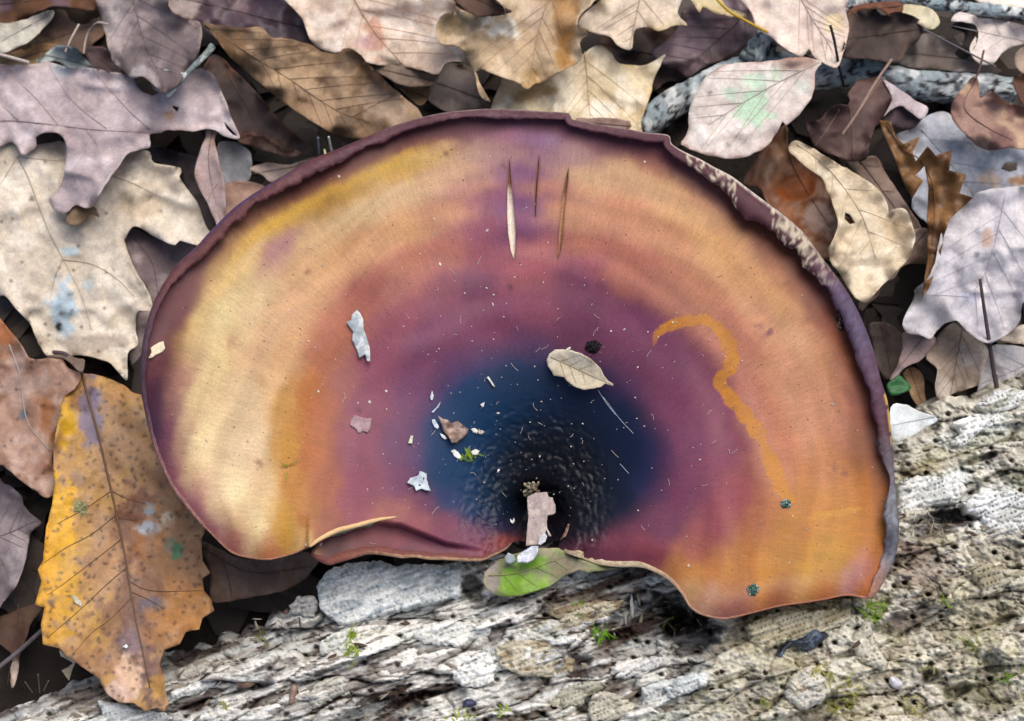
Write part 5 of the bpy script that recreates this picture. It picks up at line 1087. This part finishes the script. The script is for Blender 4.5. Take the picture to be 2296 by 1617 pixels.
# crumb heap by the strip: separate grains
rnd = random.Random(5)
GR = []
for i in range(17):
    gx, gy = Q5([(1595 + rnd.random() * 110, 720 + rnd.random() * 75)])[0]
    th_ = np.linspace(0, 2 * math.pi, 7, endpoint=False); r_ = 4.2 + 2.6 * rnd.random(); an = rnd.random() * 6.3
    ex, ey = r_ * np.cos(th_), r_ * .62 * np.sin(th_)
    scrap('crumb', 'buff crumb in the little heap at the head of the bark strip', list(zip(gx + ex * math.cos(an) - ey * math.sin(an), gy + ex * math.sin(an) + ey * math.cos(an))), (196 + rnd.randint(-20, 20), 182, 156), 'crumb', lift=.14 + .08 * rnd.random(), th=.09, bow=.02, seed=60 + i, step=2.6, rough=.2, group='crumbs heaped at the bark strip')

def blob(name, label, px, py, zc, r, colr, cat, n=60, rr=2.4, seed=1, col2=None, flat=.5, parent=None):
    """a clump of small grains as one crumbly body"""
    rd = random.Random(seed); parts = []; cols = []
    for i in range(n):
        a_ = rd.random() * 6.283; q = math.sqrt(rd.random())
        x = px + math.cos(a_) * q * r[0]; y = py + math.sin(a_) * q * r[1]
        z = zc(np.array([x]), np.array([y]))[0] + (1 - q * q) * flat * min(r) * .01 + .01
        c = P(x, y, z); s = rr * (.6 + .8 * rd.random()) * CM * .01
        o = np.array([[1,0,0],[-1,0,0],[0,1,0],[0,-1,0],[0,0,1],[0,0,-1]], float) * s * np.array([rd.uniform(.6,1.5), rd.uniform(.6,1.5), rd.uniform(.6,1.2)])
        t_ = rd.random() * 3.14; o = o @ np.array([[math.cos(t_), -math.sin(t_), 0], [math.sin(t_), math.cos(t_), 0], [0, 0, 1]])
        parts.append((c + o, np.array([(0,2,4),(2,1,4),(1,3,4),(3,0,4),(2,0,5),(1,2,5),(3,1,5),(0,3,5)])))
        cc_ = lin(colr if (col2 is None or rd.random() < .6) else col2) * rd.uniform(.5, 1.4); cols += [cc_] * 6
    V_, F_ = join(parts)
    return make(name, V_, F_, M_CHIP, parent, col=np.array(cols), smooth=False, label=label, cat=cat)
blob('lichen_crumb', 'round teal lichen crumb at the end of the orange trail', *Q5([(0,0)])[0][:0], 1762, 1130, capz1, (11, 9), (70,112,108), 'lichen', 70, 2.4, 1, (156,176,168)) if False else blob('lichen_crumb', 'round teal lichen crumb at the end of the orange trail', 1762, 1130, capz1, (11, 9), (64,108,106), 'lichen', 80, 2.2, 1, (160,182,172))
blob('lichen_crumb', 'ragged teal lichen crumb near the lower cap margin', 1688, 1322, capz1, (13, 13), (60,102,100), 'lichen', 90, 2.2, 2, (160,186,172))
blob('soil_clump', 'black soil clump just above the small dry buff leaf', 1330, 778, capz1, (18, 14), (22,20,24), 'soil clump', 120, 2.4, 3, (40,36,40))
blob('lichen_crumb', 'dark green crumb caught on the right rim', 1972, 990, capz1, (8, 10), (66,96,90), 'lichen', 50, 2.0, 4, (110,140,128))
blob('soil_clump', 'crumbs of dark grit under the right rolled rim', 1884, 712, capz1, (9, 28), (46,34,36), 'grit', 60, 2.0, 5, (180,170,160))

# fine pale dust and hairs strewn over the cap: nobody could count it
rd = np.random.RandomState(7); parts = []; cols = []
N = 900
px = np.concatenate([rd.normal(1180, 260, 200), rd.uniform(340, 1980, 220)]); py = np.concatenate([rd.normal(930, 210, 200), rd.uniform(330, 1330, 220)])
ok = inside(px, py, CB) & (bdist(px, py, CB) > 40)
px, py = px[ok], py[ok]
pz = capz1(px, py)
for i in range(len(px)):
    s = rd.choice([1.0, 1.4, 2.0, 3.0], p=[.5, .3, .15, .05]) * CM * .01; c = P(px[i], py[i], pz[i] + .012)
    o = np.array([[1,0,0],[-1,0,0],[0,1,0],[0,-1,0],[0,0,.7]], float) * s * np.array([rd.uniform(.6,1.8), rd.uniform(.6,1.3), 1])
    t_ = rd.rand() * 3.14; o = o @ np.array([[math.cos(t_), -math.sin(t_), 0], [math.sin(t_), math.cos(t_), 0], [0, 0, 1]])
    parts.append((c + o, np.array([(0,2,4),(2,1,4),(1,3,4),(3,0,4)]))); cols += [lin((226, 218, 206)) * rd.uniform(.5, 1.05)] * 5
for i in range(60):
    a_ = rd.rand() * 6.28; x0, y0 = rd.normal(1180, 240), rd.normal(950, 180); L_ = rd.uniform(6, 20)
    if not inside(np.array([x0]), np.array([y0]), CB)[0]: continue
    xs = x0 + np.cos(a_ + np.linspace(0, rd.uniform(-.9, .9), 5)) * np.linspace(0, L_, 5); ys = y0 + np.sin(a_ + np.linspace(0, rd.uniform(-.9, .9), 5)) * np.linspace(0, L_, 5)
    t3 = tube(P(xs, ys, capz1(xs, ys) + .015), .45 * CM * .01, 4, False); parts.append(t3); cols += [lin((216, 200, 190))] * len(t3[0])
for ln in ([(1341,875),(1360,905),(1380,930)], [(1352,890),(1390,940),(1420,972)], [(1390,1040),(1410,1062)]):
    q = smooth_line(ln, 6); t3 = tube(P(q[:, 0], q[:, 1], capz1(q[:, 0], q[:, 1]) + .015), .6 * CM * .01, 4, False); parts.append(t3); cols += [lin((190, 200, 220))] * len(t3[0])
V_, F_ = join(parts)
make('cap_dust', V_, F_, M_CHIP, col=np.array(cols), smooth=False, kind='stuff', label='fine pale grains and hairs sprinkled over the mushroom cap', cat='dust')

# droppings and scraps on the yellow leaf
ajz = lambda x, y: _ajz(x, y)
for i, (pts, colr, lb, c_) in enumerate((
    (R6([(472,790),(495,790),(540,840),(530,865),(490,840)]), (196,190,172), 'pale fleck on the orange half of the toothed leaf', 'fleck'),
    (R6([(805,1130),(830,1110),(842,1125),(830,1140)]), (236,238,240), 'bright white fleck near the tip of the toothed leaf', 'fleck'))):
    scrap('pale_fleck', lb, pts, colr, c_, lift=.035, th=.04, bow=.02, seed=90 + i, step=3, rough=.5, zf=ajz)

# ------------------------------------------------------------------ moss
def moss(label, x, y, rx, ry, n, zf, col=(122, 150, 36), L=14, seed=1, th=.8, lift=0.0, name='moss_tuft'):
    rd = random.Random(seed); parts = []; cols = []
    for i in range(n):
        a_ = rd.random() * 6.283; q = rd.random() ** .6
        bx, by = x + math.cos(a_) * q * rx, y + math.sin(a_) * q * ry
        z0 = zf(np.array([bx]), np.array([by]))[0] + lift
        d_ = rd.random() * 6.283; ln = L * rd.uniform(.5, 1.3); up = rd.uniform(.25, 1.0)
        ts = np.linspace(0, 1, 6)
        xs = bx + math.cos(d_) * ln * ts * (1 + .4 * ts); ys = by + math.sin(d_) * ln * ts * (1 + .4 * ts)
        zs = z0 + ln * .01 * up * (ts - .55 * ts ** 2) * 1.4
        pts = P(xs, ys, zs); t3 = tube(pts, np.linspace(1, .4, 6) * th * CM * .01, 4, False)
        parts.append(t3); c = lin(col) * rd.uniform(.6, 1.35); cols += [c] * len(t3[0])
        for k in range(1, 6):
            for s_ in (-1, 1):
                e = d_ + s_ * 1.0; l2 = 4.2 * rd.uniform(.6, 1.2)
                tip = P(xs[k] + math.cos(e) * l2, ys[k] + math.sin(e) * l2, zs[k] + .02)
                a0 = P(xs[k] - math.cos(d_) * 1.1, ys[k] - math.sin(d_) * 1.1, zs[k]); a1 = P(xs[k] + math.cos(d_) * 1.1, ys[k] + math.sin(d_) * 1.1, zs[k])
                parts.append((np.array([a0, a1, tip]), np.array([(0, 1, 2)]))); cols += [c * 1.1] * 3
    V_, F_ = join(parts)
    return make(name, V_, F_, M_MOSS, col=np.array(cols), smooth=False, label=label, cat='moss')
def lmx(px, py): return R7([(px, py)])[0]
def rmx(px, py): return R8([(px, py)])[0]
mdat = [('dense bright green moss cushion in the brown hollow of the log', lmx(1725,1045), 24, 14, 60, (106,158,30), 13),
 ('thin green moss sprig above the moss cushion', lmx(1590,860), 8, 22, 14, (112,144,44), 12), ('yellow green moss on the grey wood block', lmx(255,815), 16, 14, 20, (130,150,50), 13),
 ('faint moss at the right end of the grey wood block', lmx(620,710), 10, 16, 12, (120,140,70), 11), ('straggling lime moss on the white fibres below the block', lmx(100,1120), 20, 34, 34, (140,164,40), 16),
 ('lime moss sprig on the tan ridge of the log', lmx(1090,1540), 10, 18, 14, (148,168,50), 13), ('low lime moss left of the sprig on the tan ridge', lmx(790,1595), 34, 8, 18, (140,160,46), 12),
 ('grassy green moss below the corner of the cap', rmx(1290,890), 28, 24, 46, (118,150,40), 20), ('tiny green moss sprig on the tan crumbly wood', rmx(1755,815), 8, 14, 10, (128,160,40), 11),
 ('tangled yellow moss ring around a dark hollow', rmx(1080,1440), 50, 46, 70, (150,152,56), 15), ('pale moss patch above the tangled moss ring', rmx(940,1290), 30, 16, 26, (160,156,84), 12),
 ('curved moss strand beside a dark pit', rmx(1930,1120), 18, 16, 16, (132,140,60), 16), ('green moss at the far right of the log', rmx(2200,1330), 22, 26, 22, (110,140,44), 14),
 ('short moss sprig near the bleached hollow', rmx(560,1490), 16, 10, 12, (138,150,56), 12), ('dull moss in the shaded brown hollow', lmx(2170,960), 12, 24, 16, (110,110,60), 14),
 ('yellowish moss beside the white pebble', rmx(1640,1290), 18, 24, 18, (150,150,80), 12), ('moss fringe on the upper edge of the log by the toothed leaf', R6([(1720,1070)])[0], 14, 12, 14, (120,120,60), 10),
 ('greenish crust at the foot of the log crumbs', R6([(1470,1520)])[0], 12, 8, 12, (150,150,100), 9), ('pale moss wisps over the tan plates', rmx(1560,1520), 40, 22, 22, (160,158,100), 10)]
for i, (lb, (mx_, my_), rx, ry, n, c_, L_) in enumerate(mdat):
    moss(lb, mx_, my_, rx, ry, n, logz, c_, L_, 200 + i)
moss('green moss sprig among white chips on the blue part', *Q5([(1195,510)])[0], 17, 20, 16, capz1, (120,150,36), 11, 301, .8, .02)
moss('tiny curled moss hair on the orange cap area', *Q4([(1130,1180)])[0], 3, 20, 4, capz1, (150,150,50), 12, 302, .6, .01)
moss('pale green starry lichen tuft on the yellow leaf half', *R6([(520,205)])[0], 12, 14, 26, ajz, (150,156,116), 12, 303, .9, .02, name='lichen_tuft')

# ------------------------------------------------------------------ loose wood on the log (parts of the log)
rd2 = random.Random(11)
def plate(poly, colr, lift=.06, th=.25, seed=1, col2=None, name='wood_plate', tilt=(0, 0), label=None):
    b = densify(poly, 4.5); k = np.arange(len(b))
    b = b + np.stack([(vn(k * .6, k * 0 + .5, seed + 40) - .5) * 7, (vn(k * .6, k * 0 + 5.5, seed + 41) - .5) * 7], 1)
    v, f = sheet2d(b, 3.6); x, y = v[:, 0], v[:, 1]; d = bdist(x, y, b); c0 = b.mean(0)
    s, t = log_st(x, y)
    zb_ = np.percentile(logz(b[:, 0], b[:, 1]), 70)
    fibn = fbm(s / 60, t / 3.4, seed + 3, 3); cr = fbm(x / 9, y / 8, seed + 5, 3)
    g1_, g2_, c2_, _, _ = worley(s / 70, t / 13, seed + 9)
    zz = zb_ + lift + .07 + tilt[0] * (x - c0[0]) / 100 + tilt[1] * (y - c0[1]) / 100 + (fibn - .5) * .10 + (cr - .5) * .07 + (c2_ - .5) * .09 - .13 * np.exp(-((g2_ - g1_) / .07) ** 2) - .10 * np.exp(-d / 5.0)
    colr = tuple(np.array(colr) * .65 + np.mean(colr) * .35)
    c = lin(colr) * np.clip(.45 + .55 * fibn + .35 * cr + .3 * c2_, .3, 1.35)[:, None]
    if col2 is not None:
        m_ = sstep(.5, .65, fbm(s / 40, t / 14, seed + 13, 4))[:, None]; c = c * (1 - m_) + lin(col2) * m_
    n = len(v); A_ = P(x, y, zz); B_ = A_ - np.array([0, 0, th * CM]); be_ = boundary_edges(f)
    s_ = np.vstack([np.stack([be_[:, 0], be_[:, 0] + n, be_[:, 1] + n], 1), np.stack([be_[:, 0], be_[:, 1] + n, be_[:, 1]], 1)])
    o = make(name, np.vstack([A_, B_]), np.vstack([f, f[:, ::-1] + n, s_]), M_WOOD, LOG, col=np.vstack([c, c * .7]), smooth=False)
    if label: o['label'] = label
    return o
plate(R7([(-145,720),(-60,620),(60,580),(180,568),(280,560),(380,600),(415,590),(480,585),(640,585),(800,578),(815,640),(800,720),(810,790),(700,820),(520,860),(330,900),(150,960),(0,980),(-120,880)]), (222,230,232), .35, .9, 401, (188,198,202), 'wood_block', (0, .25), 'grey weathered square ended wood block')
plate(R7([(470,1040),(560,980),(700,960),(860,960),(1000,1000),(990,1060),(870,1090),(700,1120),(560,1110)]), (226,228,222), .05, .25, 402)
plate(R7([(745,1330),(820,1240),(900,1170),(1000,1160),(1030,1260),(1020,1350),(920,1400),(830,1390)]), (240,242,238), .08, .3, 403)
plate(R7([(1030,1130),(1150,1080),(1330,1090),(1480,1110),(1560,1200),(1540,1290),(1400,1330),(1200,1310),(1060,1260)]), (206,196,166), .04, .3, 404, (170,156,128))
plate(R7([(1380,900),(1480,860),(1640,830),(1880,820),(1840,890),(1700,960),(1600,1040),(1540,1080),(1500,1000)]), (196,184,154), .10, .25, 405, (150,136,112))
plate(R7([(1820,1320),(1900,1240),(2060,1190),(2150,1210),(2130,1250),(2000,1300),(1880,1340)]), (226,226,222), .12, .2, 406)
plate(R8([(450,990),(560,930),(720,890),(900,890),(1140,876),(1138,950),(1020,1010),(840,1060),(700,1100),(600,1130),(480,1090)]), (208,196,158), .12, .3, 407, (176,166,136))
plate(R8([(1120,1090),(1180,1010),(1260,940),(1270,1010),(1300,1120),(1390,1240),(1350,1290),(1200,1220)]), (204,198,174), .10, .3, 408)
plate(R8([(1450,40),(1600,0),(1850,20),(1900,90),(1840,190),(1700,190),(1560,250),(1450,255)]), (226,230,228), .12, .5, 409, (200,206,204))
plate(R8([(1870,180),(2000,110),(2180,100),(2340,150),(2340,370),(2150,390),(2020,370),(2010,270),(1900,240)]), (234,238,238), .14, .4, 410, (206,208,204))
plate(R5([(1960,1090),(2080,1010),(2180,985),(2350,1000),(2350,1080),(2200,1120),(2020,1150)]), (226,230,226), .15, .4, 411, (190,190,176))
plate(R5([(1810,1210),(1900,1170),(2100,1130),(2130,1200),(1990,1270),(1880,1360),(1780,1350),(1860,1280)]), (240,242,240), .10, .3, 412)
plate(R8([(1850,570),(1950,550),(2150,610),(2340,640),(2340,760),(2150,740),(2000,800),(1960,690)]), (200,194,168), .08, .3, 413, (168,160,136))
plate(R8([(0,1330),(100,1300),(180,1310),(150,1390),(60,1440),(-80,1470),(-90,1400)]), (204,214,216), .10, .25, 414)
plate(R8([(820,1290),(960,1330),(1000,1420),(940,1500),(830,1540),(740,1500),(700,1430),(760,1370)]), (206,202,188), .06, .3, 415, (220,218,206))
plate(R7([(1380,1490),(1480,1400),(1640,1350),(1740,1360),(1760,1400),(1640,1450),(1600,1500),(1440,1540)]), (186,184,160), .10, .25, 416, (150,152,130))
plate(R7([(1640,1540),(1670,1440),(1740,1420),(1830,1440),(1950,1500),(1950,1580),(1800,1617),(1660,1617)]), (206,200,176), .10, .3, 417)
plate(R7([(1990,1400),(2120,1350),(2274,1330),(2330,1380),(2250,1440),(2100,1520),(1990,1520),(2000,1450)]), (206,212,210), .10, .25, 418)
plate(R6([(1120,1420),(1300,1360),(1420,1340),(1440,1380),(1300,1440),(1120,1480)]), (222,228,228), .06, .2, 419)
plate(R6([(640,1480),(780,1500),(900,1540),(1060,1560),(1160,1600),(1000,1640),(700,1640)]), (216,224,222), .08, .25, 420)
plate(R6([(2020,1480),(2060,1380),(2150,1330),(2290,1320),(2290,1440),(2160,1480),(2060,1540)]), (196,194,178), .08, .25, 421)
plate(R6([(1900,860),(1960,800),(2060,790),(2090,850),(2060,930),(1960,920),(1910,900)]), (182,182,178), .2, .5, 422)
plate(R6([(2100,1100),(2180,1040),(2290,1010),(2290,1180),(2180,1170),(2110,1180)]), (214,218,206), .1, .25, 423)
# splinters and crumbs: a few prototypes shared by many copies
protos = []
for k_ in range(7):
    rd3 = np.random.RandomState(70 + k_); nseg = 6
    ts = np.linspace(-1, 1, nseg); wdt = (.16 + .14 * rd3.rand()) * (1 - .75 * np.abs(ts) ** 2.2)
    V_ = []
    for i in range(nseg):
        for a_, b_ in ((-1, 0), (-.3, 1), (.6, .8), (1, -.1)):
            V_.append((ts[i] + rd3.normal(0, .05), a_ * wdt[i] + rd3.normal(0, .03), b_ * wdt[i] * .7 + rd3.normal(0, .03)))
    F_ = []
    for i in range(nseg - 1):
        for j in range(4):
            q = (j + 1) % 4
            F_.append((i * 4 + j, i * 4 + q, (i + 1) * 4 + q)); F_.append((i * 4 + j, (i + 1) * 4 + q, (i + 1) * 4 + j))
    F_ += [(0, 2, 1), (0, 3, 2), (20, 21, 22), (20, 22, 23)]
    protos.append((np.array(V_), np.array(F_)))
pal = [(214,212,204), (196,188,164), (150,138,122), (104,88,78), (226,230,230), (176,166,150)]
pm = {}
def proto_mesh(k_, c_):
    if (k_, c_) not in pm:
        V_, F_ = protos[k_]
        me = bpy.data.meshes.new('wood_splinter'); me.from_pydata((V_).tolist(), [], F_.tolist())
        at = me.color_attributes.new('Col', 'FLOAT_COLOR', 'POINT'); c4 = np.ones((len(V_), 4), np.float32); c4[:, :3] = lin(pal[c_]); at.data.foreach_set('color', c4.ravel())
        me.materials.append(M_WOOD); pm[(k_, c_)] = me
    return pm[(k_, c_)]
spots_ = []
for i in range(150):
    spots_.append((rd2.uniform(0, 2296), None, rd2.uniform(7, 20), 0))
for (x0, y0, x1, y1, n_) in ((1480, 1330, 1620, 1460, 40), (780, 1560, 940, 1617, 26), (1270, 1330, 1480, 1420, 14), (2040, 1150, 2180, 1200, 36), (560, 1380, 760, 1480, 30)):
    for i in range(n_): spots_.append((rd2.uniform(x0, x1), rd2.uniform(y0, y1), rd2.uniform(5, 14), 1))
sx = []; sy = []; sl = []
for x_, y_, l_, c_ in spots_:
    if y_ is None:
        y_ = OY - math.tan(AL) * x_ + rd2.uniform(25, 600)
        if y_ > 1640: y_ = rd2.uniform(OY - math.tan(AL) * x_ + 25, 1640)
    sx.append(x_); sy.append(y_); sl.append(l_)
sx = np.array(sx); sy = np.array(sy); ssz = logz(sx, sy)
lb0 = np.array(LOG.location)
for i in range(len(sx)):
    rightness = sx[i] / 2296
    c_ = rd2.choice([0, 2, 3, 4, 5, 5] if rightness < .55 else [1, 1, 2, 3, 5, 0])
    if spots_[i][3]: c_ = rd2.choice([2, 3, 3, 5, 0])
    o = bpy.data.objects.new('wood_splinter', proto_mesh(rd2.randrange(7), c_)); ROOT.objects.link(o)
    o.parent = LOG; o.location = P(sx[i], sy[i], ssz[i] + .04) - lb0
    s_ = sl[i] * CM * .01
    o.scale = (s_, s_ * rd2.uniform(.7, 1.5), s_ * rd2.uniform(.7, 1.4)); o.rotation_euler = (rd2.uniform(-.4, .4), rd2.uniform(-.35, .35), AL + rd2.gauss(0, .45 + .9 * spots_[i][3]))
for (x0, y0, x1, y1, l_, c_) in ((1925,770,1935,940,0,4), (1890,890,1890,990,0,0), (1965,780,1985,860,0,5), (1960,870,2005,895,0,4), (2050,850,2180,760,0,2), (1460,0,1460,0,0,0)):
    if l_ == 0 and x0 == x1 and y0 == y1: continue
    (ax, ay), (bx, by) = R7([(x0, y0), (x1, y1)])
    z_ = logz((ax + bx) / 2, (ay + by) / 2)[0] + .18; L_ = math.hypot(bx - ax, by - ay) / 2
    o = bpy.data.objects.new('wood_splinter', proto_mesh(2, c_)); ROOT.objects.link(o); o.parent = LOG
    o.location = P((ax + bx) / 2, (ay + by) / 2, z_) - lb0; s_ = L_ * CM * .01; o.scale = (s_, s_ * .8, s_ * .8); o.rotation_euler = (0, .15, math.atan2(-(by - ay), bx - ax))

# things resting on the log
def lump(name, label, poly, h, colr, cat, seed, mat, col2=None, zf=logz, th=.1):
    b = smooth_line(poly, 4, closed=True); v, f = sheet2d(b, 3.5); x, y = v[:, 0], v[:, 1]; d = bdist(x, y, b)
    zb_ = np.median(zf(b[:, 0], b[:, 1]))
    dm = d.max()
    zz = zb_ + h * np.sqrt(np.clip(1 - (1 - d / dm) ** 2, 0, 1)) + (fbm(x / 12, y / 12, seed, 3) - .5) * h * .5 * sstep(0, 6, d)
    c = lin(colr) * (.6 + .8 * fbm(x / 10, y / 10, seed + 3, 3))[:, None]
    if col2 is not None:
        m_ = sstep(.56, .68, fbm(x / 13, y / 13, seed + 5, 3))[:, None]; c = c * (1 - m_) + lin(col2) * m_
    n = len(v); A_ = P(x, y, zz); B_ = P(x, y, np.full(len(x), zb_ - th)); be_ = boundary_edges(f)
    s_ = np.vstack([np.stack([be_[:, 0], be_[:, 0] + n, be_[:, 1] + n], 1), np.stack([be_[:, 0], be_[:, 1] + n, be_[:, 1]], 1)])
    return make(name, np.vstack([A_, B_]), np.vstack([f, f[:, ::-1] + n, s_]), mat, col=np.vstack([c, c]), label=label, cat=cat)
M_WET = attr_mat('wet_fungus', rough=.3, spec=.5, grain=900, gamt=.25, bump=.5, bscale=900, bdist_=.0004)
M_STONE = attr_mat('pebble', rough=.35, spec=.5, grain=700, gamt=.1, bump=.2)
lump('jelly_fungus', 'wet blue black lump of fungus on the tan log plate', R8([(650,1180),(690,1120),(730,1085),(800,1060),(850,1010),(895,990),(945,1010),(988,1050),(960,1085),(930,1110),(890,1150),(820,1150),(760,1130),(710,1160),(690,1205)]), .28, (40,50,64), 'fungus', 501, M_WET, (84,100,122))
lump('pebble', 'shiny white and grey pebble in a pit of the log', R8([(1385,1330),(1420,1320),(1470,1350),(1480,1385),(1440,1405),(1395,1385)]), .22, (214,214,222), 'pebble', 502, M_STONE)
lump('jelly_fungus', 'small dark blue blob on the tan ridge', R7([(815,1510),(835,1475),(880,1472),(915,1500),(890,1520),(845,1525)]), .14, (44,50,84), 'fungus', 503, M_WET)
lump('bark_crumb', 'reddish brown crumb on the fibrous log end', R6([(1545,1360),(1580,1330),(1640,1330),(1682,1365),(1640,1395),(1580,1395)]), .2, (150,124,108), 'crumb', 504, M_WOOD)
lump('bark_crumb', 'upright pinkish crumb on the fibrous log end', R6([(1895,1490),(1900,1420),(1925,1370),(1955,1390),(1950,1450),(1925,1510)]), .25, (160,136,122), 'crumb', 505, M_WOOD)
lump('jelly_fungus', 'flat grey blue patch of fungus on the pale lower plates', R7([(1580,1480),(1620,1440),(1670,1440),(1680,1480),(1640,1500)]), .05, (96,110,112), 'fungus', 506, M_WET)
lump('bark_crumb', 'oval brown seed at the top edge of the log', R6([(1855,905),(1880,878),(1905,885),(1895,908),(1870,918)]), .12, (112,84,80), 'seed', 507, M_STONE)

# ------------------------------------------------------------------ deep leaf litter under and around everything
rd = np.random.RandomState(33); parts = []; cols = []
lit = [(96,76,64), (74,58,50), (118,98,86), (140,122,110), (84,66,66), (158,142,130), (110,80,56)]
def litter_leaf(cx, cy, cz, size, colr, tilt):
    nA = 18; a = np.linspace(0, 2 * math.pi, nA, endpoint=False)
    lob = 1 + .16 * np.cos(a * rd.randint(3, 8) + rd.rand() * 6) + rd.normal(0, .05, nA)
    ex, ey = np.cos(a) * lob, np.sin(a) * lob * rd.uniform(.42, .7)
    V_ = [[0, 0, 0]]; F_ = []
    for r_ in (.5, 1.0):
        for i in range(nA): V_.append([ex[i] * r_, ey[i] * r_, (ey[i] * r_) ** 2 * rd.uniform(.05, .5) + rd.normal(0, .03)])
    for i in range(nA):
        j = (i + 1) % nA
        F_.append((0, 1 + i, 1 + j)); F_.append((1 + i, 1 + nA + i, 1 + nA + j)); F_.append((1 + i, 1 + nA + j, 1 + j))
    V_ = np.array(V_) * size
    t = rd.rand() * 6.28; Rz = np.array([[math.cos(t), -math.sin(t), 0], [math.sin(t), math.cos(t), 0], [0, 0, 1]])
    ax_, ay_ = rd.normal(0, tilt, 2); Rx = np.array([[1, 0, 0], [0, math.cos(ax_), -math.sin(ax_)], [0, math.sin(ax_), math.cos(ax_)]]); Ry = np.array([[math.cos(ay_), 0, math.sin(ay_)], [0, 1, 0], [-math.sin(ay_), 0, math.cos(ay_)]])
    V_ = V_ @ Rz.T @ Rx.T @ Ry.T + np.array([cx, cy, cz])
    parts.append((V_, np.array(F_))); cols.extend([lin(colr) * rd.uniform(.5, 1.0) * (.25 if abs(cx) < .15 and abs(cy) < .13 else .8) * q for q in rd.uniform(.85, 1.15, len(V_))])  # middle litter painted darker so gaps between leaves look deeply shaded
for i in range(330):      # under the near leaves: low, colour darkened as gap shade
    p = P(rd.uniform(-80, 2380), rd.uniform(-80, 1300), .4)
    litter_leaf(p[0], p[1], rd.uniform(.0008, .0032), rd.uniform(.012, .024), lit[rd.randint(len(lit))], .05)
for i in range(1500):      # the same litter carries on outside the picture
    x_ = rd.normal(0, .24); y_ = rd.normal(.08, .2)
    if abs(x_) < .118 and -.15 < y_ < .098: continue
    near_ = abs(x_) < .165 and -.15 < y_ < .15
    if y_ < -.066 + .327 * x_ + .03 and x_ > -.2: continue
    litter_leaf(x_, y_, rd.uniform(.001, .004) if near_ else rd.uniform(.004, .016), rd.uniform(.014, .024) if near_ else rd.uniform(.016, .034), (lit + [(206,196,184), (190,176,170), (198,176,150), (176,150,120)])[rd.randint(len(lit) + 4)], .05 if near_ else .16)
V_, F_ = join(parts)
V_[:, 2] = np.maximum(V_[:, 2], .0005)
make('leaf_litter', V_, F_, M_LEAF, col=np.array(cols), kind='stuff', label='decaying leaf litter covering the soil, painted darker as shade in the gaps', cat='leaf litter')
